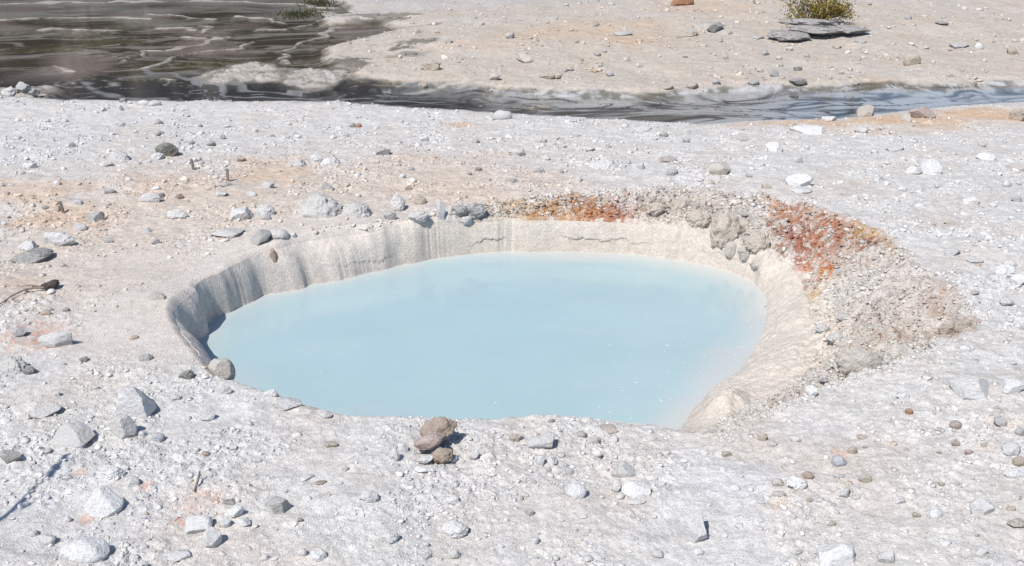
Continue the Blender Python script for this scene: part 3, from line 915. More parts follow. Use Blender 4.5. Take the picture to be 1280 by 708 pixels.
# ------------------------------------------------------------------ stones one can point at
# px py w h material shape | label | group
G_NEAR = 'white rocks lying on the near gravel'
G_MID = 'rocks scattered on the ground behind the pool'
G_FAR = 'rocks on the slope beyond the stream'
G_SHORE = 'stones along the stream edge'
G_RIGHT = 'rocks on the pale ground right of the pool'
G_RIM = 'rocks set in the crumbling pool bank'
ROCKS = '''
170 507 50 42 white block|biggest pale boulder of the near left group, flat-faced with shaded right side|N
155 537 31 31 lgrey wedge|tilted grey-white rock leaning just below the biggest pale boulder|N
91 546 50 32 lgrey wedge|broad pale ridge-backed rock between the dark stick shadow and biggest boulder|N
58 514 34 18 lgrey slab|flat tilted pale slab above the broad ridge-backed rock at near left|N
13 571 26 16 grey wedge|dark grey wedge stone at the left edge beside the branch shadow|N
130 630 44 36 bright block|bright white blocky rock with shadow, beside a tiny orange speck|N
107 690 54 34 bright round|large white humped rock at the bottom left corner of the picture|N
142 592 28 18 bright lump|crumbly white rock beside an orange fleck, above the bright blocky one|N
164 602 20 15 white block|small square white rock touching the crumbly white one near orange fleck|N
198 548 15 13 bluegrey round|round bluish-white stone right of the tilted grey-white rock|N
178 543 9 8 white round|tiny white pebble between round bluish stone and tilted grey-white rock|N
220 497 13 9 lgrey block|small pale stone right of the biggest pale boulder's shadow|N
259 522 20 12 white slab|flat whitish stone between the biggest pale boulder and the pool rim|N
258 567 10 7 brown block|little brown stone alone in the gravel below the flat whitish one|N
283 489 16 13 lgrey lump|grey-white stone at the foot of the rim's grey knob|N
339 493 20 10 white lump|white lump on the near rim closest to the grey knob|N
359 504 36 18 white slab|wide flat white rock sunk in the near rim|N
407 519 16 10 lgrey lump|pale lump on the pool edge between wide flat rock and cairn|N
414 555 17 10 tan slab|tan flat stone on the near gravel left of the cairn|N
383 597 18 9 white slab|pale flat stone touching a brown splinter, left of centre near gravel|N
401 603 14 6 brown slab|brown splinter stone beside a pale flat stone on near gravel|N
351 634 24 23 grey wedge|upright dark grey pointed stone standing alone in the near gravel|N
249 655 34 26 bright block|large white rock of the broken pile next to orange stain|N
265 677 22 25 white block|white cube-like rock with dark right face, below the broken white pile|N
295 641 20 18 bright wedge|white split piece at the top of the broken white pile|N
304 653 19 13 bright block|white piece at the outer end of the broken white pile|N
282 655 13 14 white wedge|thin white shard in the middle of the broken white pile|N
288 627 18 9 dark slab|brownish dark flat chip above the broken white pile|N
222 692 36 16 white slab|low white slab at the bottom below the broken white pile|N
398 694 20 17 bright round|rounded white stone with dark shadow, larger of the bottom pair|N
378 691 12 11 white round|small white stone beside the rounded one of the bottom pair|N
61 676 18 14 lgrey block|grey-white stone above the large humped rock at bottom left|N
38 667 20 10 white lump|crumbly pale stone near left picture edge above the humped rock|N
85 597 12 8 lgrey lump|small pale lump left of the crumbly white rock|N
84 650 10 8 white round|small white pebble next to the orange fleck by bright blocky rock|N
375 650 7 6 brown round|tiny brown pebble in the gravel right of the upright dark grey stone|N
676 553 35 22 lgrey wedge|pale pyramid rock right of the cairn on the near rim|N
645 548 18 10 tan lump|small tan lump left of the pale pyramid rock|N
757 534 29 14 tan slab|flat tan-grey slab lying on the very edge of the near rim|N
742 552 14 11 lgrey wedge|small pointed pale stone below the flat slab on near rim|N
676 578 12 16 white block|upright white stone, narrow one of the pair under the pyramid rock|N
690 577 15 14 white lump|rounded white stone, wider one of the pair under the pyramid rock|N
713 590 14 12 bluegrey wedge|bluish grey stone above the smooth bright white egg-shaped rock|N
720 615 25 22 bright round|smooth bright white egg-shaped rock casting a shadow on near gravel|N
770 611 13 18 white block|upright white stone touching the bright angular rock on its left|N
795 612 36 23 bright block|bright angular white rock with ledge shadow, largest right of the egg-shaped rock|N
778 588 30 22 lgrey wedge|pale grey tilted slab half buried above the bright angular rock|N
795 627 26 8 white slab|low white chip lying under the bright angular rock|N
566 625 16 13 bright lump|small bright white stone below the cairn in open gravel|N
569 661 34 26 bright lump|white rough rock with hollow underneath, below the cairn near bottom|N
488 672 24 20 white lump|crumbly pale rock with dark underside, bottom centre left|N
461 622 26 15 white lump|low crumbling white lump left of and below the cairn|N
661 641 13 10 grey wedge|small grey half-buried stone between the egg-shaped rock and bottom edge|N
593 571 12 16 lgrey wedge|grey chip standing just right of the cairn's shadow|N
533 695 13 9 grey block|small grey stone at the bottom edge, left one of two|N
569 695 13 13 lgrey wedge|small pale stone at the bottom edge, right one of two|N
493 571 14 18 white lump|white crumbly piece left of the cairn|N
504 561 13 14 white block|white upright piece between crumbly piece and cairn|N
667 676 14 12 white wedge|small white wedge near the bottom right of the hollowed white rock|N
822 693 16 13 lgrey lump|pale lump at the bottom edge left of the split white boulder|N
863 663 44 46 white block|large split white boulder with vertical dark crack near the bottom|N
873 690 12 10 bright round|small bright stone at the foot of the split white boulder|N
1046 694 44 34 bright block|white flat-faced boulder cut by the bottom picture edge|N
1108 697 22 22 lgrey block|grey-white block at the bottom edge beside the flat-faced boulder|N
1216 487 48 33 white block|large pale boulder with dark shaded underside, right of the pit|R
1264 485 26 20 bright wedge|bright white broken stone at right picture edge beside large boulder|R
1014 493 14 17 bright block|small bright white block on the pit's near lip|R
1048 577 18 15 bluegrey round|smooth bluish-grey round stone on the near right gravel|R
1065 564 12 11 tan round|tan round stone just above the smooth bluish-grey one|R
1010 595 14 11 brown round|brown pebble touching the white crumbled rock|R
996 604 27 20 bright lump|white crumbled rock on the gravel with brown pebble beside it|R
1081 598 16 12 tan round|tan grey flat-topped stone right of the brown pebble|R
1055 618 13 14 lgrey wedge|pale pointed stone below the smooth bluish-grey stone|R
972 604 14 12 cream lump|upper cream stone of a small yellowish cluster|R
974 618 16 10 cream block|lower cream stone of a small yellowish cluster|R
965 555 13 9 cream round|cream pebble near the water-side gravel, larger of two|R
953 548 12 12 tan lump|tan pebble near the water-side gravel, smaller of two|R
1194 532 14 11 pink round|purplish grey round stone below the large pale boulder|R
1174 537 10 6 grey slab|small grey flat stone left of the purplish round stone|R
1250 529 15 13 grey block|grey-brown stone near right edge below the broken white stone|R
1136 515 10 8 rust round|small rust-brown pebble in gravel left of large pale boulder|R
1194 554 10 8 pink wedge|tiny pinkish stone under the purplish round stone|R
1264 562 22 16 white round|pale rounded stone at right edge beside orange stain|R
1273 578 14 13 tan round|tan stone under the pale rounded one at right edge|R
1268 593 24 14 bright lump|white cluster stone at right edge below the tan stone|R
1226 634 26 22 white block|white angular rock with dark right corner, lower right|R
1169 643 17 16 bright lump|bright white pitted stone left of the white angular rock|R
1125 626 14 9 white slab|flat white chip left of and above the bright pitted stone|R
1182 678 14 9 bright slab|bright flat chip below the bright pitted stone|R
1226 689 14 12 white wedge|white wedge stone near the bottom right corner|R
1270 654 20 13 tan slab|tan slab at the lower right picture edge|R
1274 541 10 10 grey round|dark grey round pebble at right edge above the pale rounded stone|R
1128 496 16 9 bright lump|bright small stone of the little heap left of large boulder|R
1116 494 12 10 white lump|duller small stone of the little heap left of large boulder|R
1189 316 20 12 lgrey wedge|pale wedge rock with grey underside above the pit's end|R
1276 303 12 15 bright block|bright white block cut by right picture edge|R
1255 341 24 17 bright lump|big bright piece of the white broken cluster near right edge|R
1273 352 18 14 bright wedge|outer piece of the white broken cluster near right edge|R
1262 330 16 10 white lump|upper piece of the white broken cluster near right edge|R
1258 378 18 12 lgrey lump|pale stone with shadow below the white broken cluster|R
1218 366 13 6 grey slab|thin grey flat stone above the pit's far end|R
1236 298 10 7 bright round|small bright pebble in open ground right of the orange bank|R
1214 252 20 13 bright wedge|bright white wedge stone on open ground above the orange bank's right|R
1270 250 14 8 grey slab|small grey slab at the right edge level with bright wedge|R
1186 279 12 6 tan slab|small tan chip on the open ground right of orange bank|R
1218 325 20 9 lgrey slab|thin pale flake above the white broken cluster's left|R
969 186 23 15 white block|white block with grey right face, behind the pool near stream|R
999 229 33 18 bright block|large bright white split block behind the orange bank|R
1002 238 26 9 white slab|white slab lying against the large split block|R
899 213 27 18 cream block|cream-white boxy rock behind the pool's dark hollows|R
1163 212 24 20 bright wedge|bright white jagged rock standing in a pale patch|R
1142 216 22 10 white lump|low white rubble at the foot of the jagged bright rock|R
1118 186 22 8 lgrey slab|flat pale slab between the stream and jagged bright rock|R
1231 196 22 10 bright slab|bright flat rock near right edge behind the jagged one|R
1270 210 24 10 cream slab|cream flat rock at right edge|R
958 234 11 7 tan slab|small tan flat stone left of the large split block|R
1010 163 42 14 bright slab|long bright white slab beside the stream's orange bank|S
1082 142 23 15 tan block|tan blocky boulder on the orange stream bank|S
1152 144 30 15 pink block|pinkish brown boulder on the orange bank, larger with cut face|S
1132 150 13 10 cream block|cream stone leaning against the pinkish brown boulder|S
1036 149 20 8 white slab|low white stone at the stream edge left of tan boulder|S
1076 164 17 9 lgrey lump|pale crumbly stone below the tan blocky boulder|S
1272 146 22 16 tan lump|tan lump at right edge of the orange bank|S
628 146 25 13 lgrey round|grey rounded stone at the stream's near edge, left of centre|S
612 148 14 7 white slab|white low stone beside the grey rounded one at stream edge|S
681 134 13 6 tan slab|tan stone standing in the stream|S
666 137 9 6 tan round|smaller brown-tan stone standing in the stream|S
803 161 24 8 white slab|white flat rock on the bank below the stream's middle|S
193 131 16 8 lgrey slab|pale flat stone at the dark water's near shore|S
180 130 13 6 white round|white pebble at the dark water's near shore|S
154 127 9 6 dark round|dark pebble at the dark water's near shore, higher one|S
152 137 5 7 grey block|small upright grey stone below the dark water|S
30 113 17 14 grey lump|grey lump of the rubble at left edge of dark water|S
12 117 18 12 lgrey lump|pale rubble lump at the left edge of dark water|S
43 118 13 10 dark lump|dark lump at the water's left end|S
1060 122 10 6 lgrey block|small pale stone standing in the marbled stream|S
992 121 12 5 olive slab|dark stone breaking the marbled stream's surface|S
1209 123 6 6 dark round|tiny dark stone in the marbled stream near its right end|S
210 190 28 19 olive lump|dark olive jagged rock behind the pool at far left|M
150 199 30 17 lgrey mound|pale rubble heap left of the dark olive rock|M
133 206 16 7 white slab|white chip at the foot of the pale rubble heap|M
197 196 16 9 white lump|whitish stone tucked under the dark olive rock|M
302 200 13 9 pink wedge|small brownish stone on the orange-stained ground|M
373 205 20 12 lgrey lump|grey-white stone at the left of the low rubble ridge|M
397 199 18 12 white lump|white lump in the middle of the low rubble ridge|M
413 202 28 13 white mound|white rubble mound at the end of the low rubble ridge|M
410 235 18 10 grey wedge|grey wedge stone above the grey rubble mound|M
281 232 11 6 grey wedge|tiny grey stone below the right-hand stake|M
188 249 28 14 white wedge|white rock with grey right end left of the orange stain's rocks|M
203 246 8 8 dark block|dark chip at the end of the white rock|M
224 247 10 8 brown block|small brownish stone right of the white rock with grey end|M
276 242 17 7 lgrey slab|flat grey stone between the brownish and white stones|M
315 243 14 8 lgrey slab|low pale stone below the orange-stained ground|M
335 233 15 8 lgrey wedge|pale wedge near the orange-stained ground, right side|M
118 274 22 15 grey block|grey block with dark side on the orange patch by leaning stake|M
101 285 20 11 lgrey slab|paler slab leaning against the grey block by leaning stake|M
222 270 26 14 white lump|whitish crumbly rock behind the smooth mud shore|M
302 270 28 18 white block|white rock with grey right face, larger of the near-rim pair|M
331 264 27 16 white mound|white rubble pile right of the white grey-faced rock|M
333 273 12 7 grey round|grey stone at the foot of the white rubble pile|M
401 259 62 36 lgrey mound|big pale grey rubble mound behind the pool's left rim|M
40 320 46 19 dark slab|dark grey slab rock at far left with pale stone behind|M
36 309 24 14 white lump|white stone sitting behind the dark grey slab rock|M
75 303 38 15 white lump|chunky white rock right of the dark grey slab rock|M
65 294 12 8 lgrey lump|small pale stone above the chunky white rock|M
284 290 40 15 lgrey slab|pale tilted slabs half buried above the smooth mud shore|M
136 302 12 6 grey round|grey pebble on the beige ground right of chunky white rock|M
195 303 10 8 grey block|grey chip on the beige ground left of the tilted slabs|M
225 305 18 4 lgrey slab|thin flat flake on the beige ground below the tilted slabs|M
327 302 32 22 grey wedge|dark-faced triangular rock on the rim above the embedded brown piece|M
349 294 24 15 lgrey round|rounded grey stone beside the dark-faced triangular rock|M
367 294 7 6 white round|white pebble right of the rounded grey stone|M
192 371 30 13 tan slab|tan-grey slab sunk in the smooth mud beside the rim|M
70 428 39 20 lgrey wedge|grey wedge rock beside the reddish gravel patch|M
24 416 18 12 grey wedge|small grey stone left of the reddish gravel patch|M
17 457 33 24 lgrey mound|grey crumbly clump at left edge below the reddish patch|M
38 464 14 12 dark lump|dark lump beside the grey crumbly clump at left|M
105 450 11 8 dark block|small dark stone alone left of the rim's mud apron|M
83 388 8 6 dark round|tiny dark pebble below the driftwood knot|M
61 387 10 5 grey slab|tiny grey flake left of the dark pebble below driftwood|M
183 447 18 12 grey mound|dark crumbly clump on the mud apron below left rim|M
234 470 18 15 dark lump|dark crumbly lump next to the rim's grey knob|M
277 466 34 32 mudrock round|smooth grey-tan knob ending the left rim above the water|P
445 264 42 24 lgrey mound|grey rubble mound beside the far left rim|P
488 272 16 13 grey wedge|dark grey stone at the far rim left of the stone group|P
523 272 27 17 lgrey lump|grey rounded rock resting on the far rim, biggest of its group|P
498 258 18 22 white lump|white crumbly rock behind the grey rounded rim rock|P
526 253 16 14 tan lump|tan pitted stone on top of the far rim group|P
551 267 12 25 lgrey block|upright narrow grey stone standing on the far rim|P
574 264 22 16 grey crust|left grey lump of the dark cluster before the orange bank|P
595 264 30 22 grey crust|dark grey craggy lump joining the orange bank|P
583 276 16 12 lgrey lump|small pale lump under the dark grey craggy one|P
511 236 9 7 brown block|small brownish stone above the far rim group|P
875 275 36 24 crust crust|rough beige lump above the first dark hollow in bank|P
909 288 42 38 crust crust|big grey rough boulder bulging from the bank between dark hollows|P
948 304 38 25 crust crust|grey craggy boulder beside the dark red stain|P
930 284 22 16 crust crust|smaller beige crusted boulder wedged above the second dark hollow|P
914 313 17 16 cream round|cream rounded knob hanging under the big grey boulder|P
932 316 20 18 cream lump|cream lump beside the rounded knob on the mud wall|P
946 329 18 12 cream lump|lowest cream lump stuck on the mud wall|P
822 262 26 16 crust crust|tan rough lump in the bank right of the far orange band|P
848 258 26 14 crust crust|smaller rough lump of bank left of the beige lump by the first hollow|P
1048 340 13 8 grey wedge|grey pointed stone next to the bright orange stain|P
1027 411 20 12 lgrey crust|small pale grey stone on the pit slope above the cream shore|P
1043 424 22 15 lgrey crust|larger pale grey stone on the pit slope|P
1053 397 18 11 lgrey crust|highest pale grey stone on the pit slope|P
1076 457 62 15 cream crust|long pale hump on the pit's near lip|P
1188 416 30 16 tan crust|tan rock with dark gap at the pit's far right end|P
1203 410 22 18 tan crust|cracked tan block closing the right end of the pit|P
1160 424 18 10 tan crust|small tan lump on the pit floor near its right end|P
955 387 12 8 cream lump|small cream stone at the right shore of water|P
1034 476 20 12 dark slab|dark flat chip on the pit's near slope|P
346 326 12 17 brown block|brown wooden-looking piece embedded in the left pool wall|P
479 191 21 13 grey wedge|grey-white pointed rock in the middle ground behind far rim|M
735 187 17 8 white slab|white flat stone behind the pool, larger of two near stream|M
749 187 9 5 white slab|white flat stone behind the pool, smaller of two near stream|M
646 193 22 9 lgrey lump|pale rubble stone behind the pool at middle|M
835 200 22 10 pink slab|brownish low ledge stone behind the pool right of middle|M
755 206 40 18 white mound|white rubble mound behind the orange band|M
515 212 9 5 dark slab|tiny dark stone in middle ground, left of two|M
598 212 9 6 dark round|tiny dark stone in middle ground, right of two|M
674 214 13 8 grey lump|small grey stone in the middle ground above the orange band|M
840 217 15 11 grey lump|small grey stone below the brownish low ledge|M
723 226 10 9 lgrey block|small pale block just above the orange band|M
640 226 14 6 grey slab|flat grey chip above the orange band's left end|M
440 158 8 7 grey block|small grey stone near the stream, beside a brown one|S
448 158 8 6 rust round|small brown stone near the stream, beside a grey one|S
656 75 22 13 cream wedge|cream pointed rock standing out on the far slope|F
618 98 15 10 cream wedge|smaller cream rock on the far slope above the stream|F
684 96 20 8 tan slab|tan flat rock on the far slope, right of smaller cream rock|F
538 85 26 10 tan lump|tan low rubble on the far slope at its left|F
510 67 22 5 olive slab|dark flat clump at the far slope's left foot|F
529 108 12 9 tan lump|tan stone on the far stream shore|F
853 4 28 13 rust block|rusty brown boulder cut by the top picture edge|F
779 42 24 6 grey slab|thin grey slab on the far slope left of the orange streak|F
850 44 42 8 tan slab|long tan slab ledge on the far slope|F
894 37 21 12 dark wedge|dark grey tilted slab left of the bush|F
899 51 10 6 grey block|small grey stone below the dark tilted slab|F
862 42 20 8 grey slab|grey flat slab touching the long tan ledge|F
1139 78 19 15 tan round|round tan boulder on the far slope below the bush's right|F
1223 60 10 8 white round|small white round stone on the far slope near right|F
1199 57 23 6 grey slab|thin flat slab with dark shadow beside small white stone|F
1265 66 13 9 tan block|tan block on the far slope at right edge|F
1177 30 15 5 dark slab|dark thin slab on the far slope at upper right|F
1135 23 9 6 grey wedge|small grey stone on the upper slope right of bush|F
997 103 22 9 dark slab|dark flat stone near the stream under the far slope|F
941 103 14 9 grey block|grey block near the far stream shore|F
967 93 12 9 grey wedge|grey pointed stone above the far stream shore|F
997 87 11 6 dark slab|little dark slab above the dark flat stone|F
865 108 16 9 tan lump|tan lump on the far stream shore|F
895 104 10 7 grey block|small grey stone between tan lump and grey block|F
835 110 14 6 tan slab|tan flat stone on far stream shore at middle|F
1046 59 12 6 tan slab|small tan flat stone under the dark ledge|F
1075 52 14 5 grey slab|small grey flat stone under the ledge's right end|F
945 47 20 5 grey slab|thin grey slab left of the ledge|F
1180 22 8 4 grey slab|tiny flat grey stone on the upper slope|F
560 52 10 5 grey slab|small flat grey stone at the left of far slope|F
'''
GR = dict(N=G_NEAR, M=G_MID, F=G_FAR, S=G_SHORE, R=G_RIGHT, P=G_RIM)
SPOTS = []
for line in ROCKS.strip().splitlines():
    a, label, g = line.split('|')
    px, py, w, h, mat, kind = a.split()
    px, py, w, h = map(float, (px, py, w, h))
    nm = {'crust': 'crusted_rock', 'slab': 'flat_rock', 'mound': 'rubble_mound', 'round': 'rounded_rock', 'lump': 'rough_rock'}.get(kind, 'angular_rock')
    cat = {'mound': 'rubble mound', 'slab': 'flat rock'}.get(kind, 'rock')
    SPOTS.append((px, py, max(w, h)))
    kw = {}
    if g == 'P' and (mat in ('cream', 'crust', 'tan', 'brown') or 'dark hollows' in label or 'dark red' in label):
        kw = dict(sink=.45, at=P(px, py + h * .1, 0, ground_hf))
    if 'embedded' in label: q_ = P(px, py, 0, ground_hf); t_, r_ = polar(q_[0], q_[1]); kw = dict(sink=.55, at=q_ + np.array([math.cos(t_), math.sin(t_), 0]) * .045, depth=1.0)
    if 'sunk in the smooth mud' in label: kw = dict(sink=.6)
    if 'cream mud boulder' in label: kw = dict(sink=.6, seed=31)
    place_rock(nm, px, py, w, h, mat, kind, label, GR[g], cat, **kw)

# ---- smaller stones in between, alike enough that nothing tells them apart
few = random.Random(5)
ALIKE = [
    ((0, 480, 480, 708), 34, ('bright', 'white', 'lgrey'), 'small white stone among the gravel on the near left ground', 'small white stones on the near left ground'),
    ((480, 545, 860, 708), 22, ('bright', 'white', 'lgrey'), 'small white stone in the gravel between cairn and bottom edge', 'small white stones below the cairn'),
    ((880, 545, 1280, 708), 26, ('white', 'bright', 'lgrey', 'white'), 'small pale stone in the gravel on the near right ground', 'small pale stones on the near right ground'),
    ((900, 545, 1280, 690), 12, ('tan', 'pink', 'tan'), 'small brownish pebble in the gravel on the near right ground', 'small brownish pebbles on the near right ground'),
    ((1080, 190, 1280, 470), 24, ('white', 'bright', 'lgrey'), 'small pale stone on the ground beside the right pit', 'small pale stones beside the right pit'),
    ((0, 150, 540, 340), 36, ('lgrey', 'white', 'grey'), 'small grey-white stone on the ground left of the far rim', 'small stones left of the far rim'),
    ((560, 165, 1000, 235), 20, ('lgrey', 'white', 'grey'), 'small grey-white stone between the stream and the orange band', 'small stones behind the orange band'),
    ((520, 20, 1270, 100), 34, ('tan', 'grey', 'lgrey', 'cream'), 'small stone lying on the slope beyond the stream', 'small stones beyond the stream'),
]
for (x0, y0, x1, y1), n, mats, label, group in ALIKE:
    k = 0
    protos = []
    for _ in range(n * 6):
        if k >= n: break
        px, py = few.uniform(x0, x1), few.uniform(y0, y1)
        s = few.choice([5, 6, 6, 7, 8, 9, 10]) * (.8 if y1 < 120 else 1)
        if any(abs(px - a) < (w + s) * .7 and abs(py - b) < (w + s) * .6 for a, b, w in SPOTS): continue
        q = P(px, py, 0, ground_hf)
        t_, r_ = polar(q[0], q[1])
        if r_ < lookup(rO, t_) + .05 or r_ < lookup(rR, t_) + .3 and px < 520: continue
        SPOTS.append((px, py, s)); k += 1
        place_rock('small_stone', px, py, s * few.uniform(1, 1.5), s * few.uniform(.7, 1), few.choice(mats), few.choice(['block', 'wedge', 'lump', 'slab', 'block']), label, group, 'stone', sub=2)
print('rocks', round(time.time() - T0, 1))

# ---- the cairn of brown stones on the near rim
def at_lift(px, py, z):
    return P(px, py, z, ground_hf)
G_C = 'stones of the little cairn on the near rim'
place_rock('cairn_stone', 549, 543, 46, 44, 'brown', 'lump', 'largest brown crusted stone on top of the cairn, with a white spot', G_C, 'cairn stone', seed=61, at=at_lift(549, 556, 0), sink=.05, lift=.035, depth=.85)
place_rock('cairn_stone', 536, 559, 37, 25, 'pink', 'round', 'smooth oblong pinkish brown stone at the front of the cairn', G_C, 'cairn stone', seed=12, at=at_lift(536, 570, 0), sink=.0, lift=.055, tilt=(0, -18), depth=.6)
place_rock('cairn_stone', 553, 572, 29, 25, 'brown', 'lump', 'small brown stone at the foot of the cairn', G_C, 'cairn stone', seed=33, at=at_lift(553, 577, 0), sink=.12)
place_rock('cairn_stone', 522, 546, 18, 23, 'olive' if False else 'lgrey', 'wedge', 'grey stone leaning behind the cairn on its left', G_C, 'cairn stone', seed=14, at=at_lift(523, 553, 0), sink=.1)
place_rock('cairn_stone', 534, 577, 22, 12, 'bright', 'slab', 'upper white flake under the oblong cairn stone', G_C, 'cairn stone', seed=15, at=at_lift(534, 579, 0), sink=.05, lift=.02)
place_rock('cairn_stone', 531, 587, 26, 9, 'bright', 'slab', 'lower white flake at the foot of the cairn', G_C, 'cairn stone', seed=16, at=at_lift(531, 588, 0), sink=.15)


def tube(pts, rad, seg=7, wob=0.0, seed=0):
    rg = np.random.default_rng(seed)
    pts = [np.array(p, float) for p in pts]
    V, F = [], []
    for i, p in enumerate(pts):
        t = pts[min(i + 1, len(pts) - 1)] - pts[max(i - 1, 0)]; t /= np.linalg.norm(t)
        a = np.cross(t, [0.3, .2, 1.0] if abs(t[2]) < .95 else [1, 0, 0]); a /= np.linalg.norm(a); b = np.cross(t, a)
        r = rad[i] if hasattr(rad, '__len__') else rad
        for k in range(seg):
            an = 2 * math.pi * k / seg
            V.append(p + (a * math.cos(an) + b * math.sin(an)) * r * (1 + wob * (rg.random() - .5)))
    n = len(pts)
    for i in range(n - 1):
        for k in range(seg):
            F.append((i * seg + k, i * seg + (k + 1) % seg, (i + 1) * seg + (k + 1) % seg, (i + 1) * seg + k))
    for e in (0, n - 1):
        c = len(V); V.append(pts[e])
        for k in range(seg):
            F.append((e * seg + k, e * seg + (k + 1) % seg, c, c))
    return V, F


def join(parts):
    V, F, o = [], [], 0
    for v, f in parts:
        V += list(v); F += [tuple(i + o for i in q) for q in f]; o += len(v)
    return V, F


def quads(name, V, F, mat, parent=None, smooth=True, attrs=None):
    me = bpy.data.meshes.new(name)
    me.from_pydata([tuple(map(float, v)) for v in V], [], [tuple(dict.fromkeys(f)) for f in F])
    for p in me.polygons: p.use_smooth = smooth
    me.materials.append(mat)
    return link(name, me, parent)


def gpt(px, py, lift=.01):
    q = P(px, py, 0, ground_hf); return np.array([q[0], q[1], q[2] + lift])


# thin stick lying on the rim behind the cairn
a, b = gpt(548, 524, .05), gpt(592, 523, .035)
mid = (a + b) / 2 + np.array([0, .01, -.006])
V, F = tube([a, a * .6 + b * .4 + np.array([0, 0, -.008]), a * .3 + b * .7 + np.array([0, .01, .002]), b], [.006, .0065, .006, .004], 7, .3)
tag(quads('stick', V, F, MAT['darkwood']), 'thin dark stick lying on the rim beside the cairn', 'stick')
# splinter by the orange fleck
a, b = gpt(243, 617, .012), gpt(251, 598, .05)
V, F = tube([a, (a + b) / 2 + np.array([.005, 0, .004]), b], [.006, .007, .004], 6, .3)
tag(quads('twig', V, F, MAT['wood']), 'short dark twig standing slanted above the orange-stained gravel', 'twig')
# driftwood: a dark knot with a long thin bent twig
k = gpt(63, 361, .03)
root = bpy.data.objects.new('driftwood', None); col.objects.link(root); root.location = k
tag(root, 'dark driftwood knot with a long curved twig on beige ground', 'driftwood')
v, f = rock_shape('lump', 77, 3)
o = link('knot', make_mesh('knot', v * np.array([.085, .05, .04]), f, MAT['darkwood'], True), root); o.rotation_euler = (0, -.25, .1)
pts = [gpt(a_, b_, l_) - k for a_, b_, l_ in ((56, 364, .03), (44, 365, .035), (30, 367, .03), (15, 373, .02), (2, 381, .015), (-12, 390, .01))]
V, F = tube(pts, [.010, .008, .007, .006, .005, .003], 6, .2); quads('twig', V, F, MAT['wood'], root)
pts = [gpt(a_, b_, l_) - k for a_, b_, l_ in ((52, 363, .03), (40, 361, .03), (26, 361, .02))]
V, F = tube(pts, [.009, .009, .004], 6, .3); quads('twig', V, F, MAT['wood'], root)

# weathered stakes
for px, py, h, lean, lab in ((80, 267, 14, -.18, 'leaning wooden stake on the orange patch, nearest of the three stakes'), (242, 212, 12, -.12, 'short wooden stake nearest the dark olive rock'), (285, 226, 14, .03, 'upright wooden stake between the two orange-stained patches')):
    p = gpt(px, py, 0); hh = h * math.dist(p, CAM) / FPX / .95
    V, F = tube([(0, 0, -.06), (lean * hh * .5, 0, hh * .5), (lean * hh, 0, hh)], [.017, .016, .014], 8, .25, int(px))
    o = quads('stake', V, F, MAT['wood'], None, False); o.location = p
    tag(o, lab, 'stake', 'wooden stakes behind the pool')
p = gpt(942, 5, 0)
V, F = tube([(0, 0, -.05), (.01, 0, .1), (-.005, 0, .2)], [.014, .013, .01], 6, .3)
o = quads('stake', V, F, MAT['wood'], None, False); o.location = p
tag(o, 'small dark stub of wood on the upper slope left of the bush', 'stub')

# ---- layered ledge under the bush and the bush itself
LED = [(985, 46, 54, 13, 'westerly end of the cracked dark ledge under the bush, with deep shadow', 21, .03), (1018, 43, 66, 12, 'middle and thickest piece of the dark ledge under the bush', 24, .06), (1062, 41, 50, 11, 'dark jagged end of the ledge on its right, past the bush', 27, .05), (1008, 38, 76, 8, 'pale upper layer of the ledge at the bush foot', 29, .10)]
LED[0] = (985, 46, 54, 13, 'left end of the dark ledge under the bush, with deep shadow', 21, .03)
for px, py, w, h, lab, sd_, lf_ in LED:
    place_rock('ledge_slab', px, py, w, h, 'ledge', 'ledge', lab, 'pieces of the dark ledge under the bush', 'ledge', seed=sd_, sink=.02, lift=lf_, at=P(px, py + h * .3, 0, ground_hf), sub=4, tilt=(6, 3))

root = bpy.data.objects.new('bush', None); col.objects.link(root)
bp = gpt(1007, 33, .02); root.location = bp
tag(root, 'low yellow-green bush growing behind the dark ledge on the far slope', 'bush')
rb = np.random.default_rng(21)
sc = math.dist(bp, CAM) / FPX
tips, stems = [], []
for i in range(46):
    if i < 36:
        ex, ez = rb.uniform(-30, 36) * sc, rb.uniform(10, 50) * sc
        ez *= 1 - .35 * abs(ex / (34 * sc))
    else:
        ex, ez = rb.uniform(34, 54) * sc, rb.uniform(8, 26) * sc
    ey = rb.uniform(-.35, .4)
    e = np.array([ex, ey, ez]); b0 = np.array([ex * .25, ey * .2, 0])
    m1 = b0 * .6 + e * .4 + np.array([0, 0, .10 * abs(ex)]); m2 = b0 * .25 + e * .75 + np.array([0, 0, .08 * abs(ex)])
    stems.append(tube([b0, m1, m2, e + (e - m2) * (.6 if i % 4 == 0 else 0)], [.016, .013, .009, .004], 5, .2, i))
    tips += [(m1 * .4 + m2 * .6, .8), (m2, 1), (m2 * .5 + e * .5, 1), (e, 1)]
V, F = join(stems)
quads('stems', V, F, MAT['bark'], root)
LV, LF, LC = [], [], []
for t_, wgt in tips:
    for j in range(int(24 * wgt)):
        c0 = t_ + rb.normal(size=3) * np.array([.075, .075, .055])
        if c0[2] < .01: continue
        d = rb.normal(size=3); d[2] = abs(d[2]) + .3; d /= np.linalg.norm(d)
        s_ = np.cross(d, rb.normal(size=3)); s_ /= np.linalg.norm(s_)
        L = rb.uniform(.026, .055); Wd = L * .34
        n0 = len(LV)
        LV += [c0, c0 + d * L * .5 + s_ * Wd, c0 + d * L, c0 + d * L * .5 - s_ * Wd]
        LF.append((n0, n0 + 1, n0 + 2, n0 + 3))
        u = rb.random()
        cc = np.array([.25, .18, .028]) if u < .5 else np.array([.10, .10, .022]) if u < .78 else np.array([.34, .23, .04])
        LC += [cc * rb.uniform(.7, 1.25)] * 4
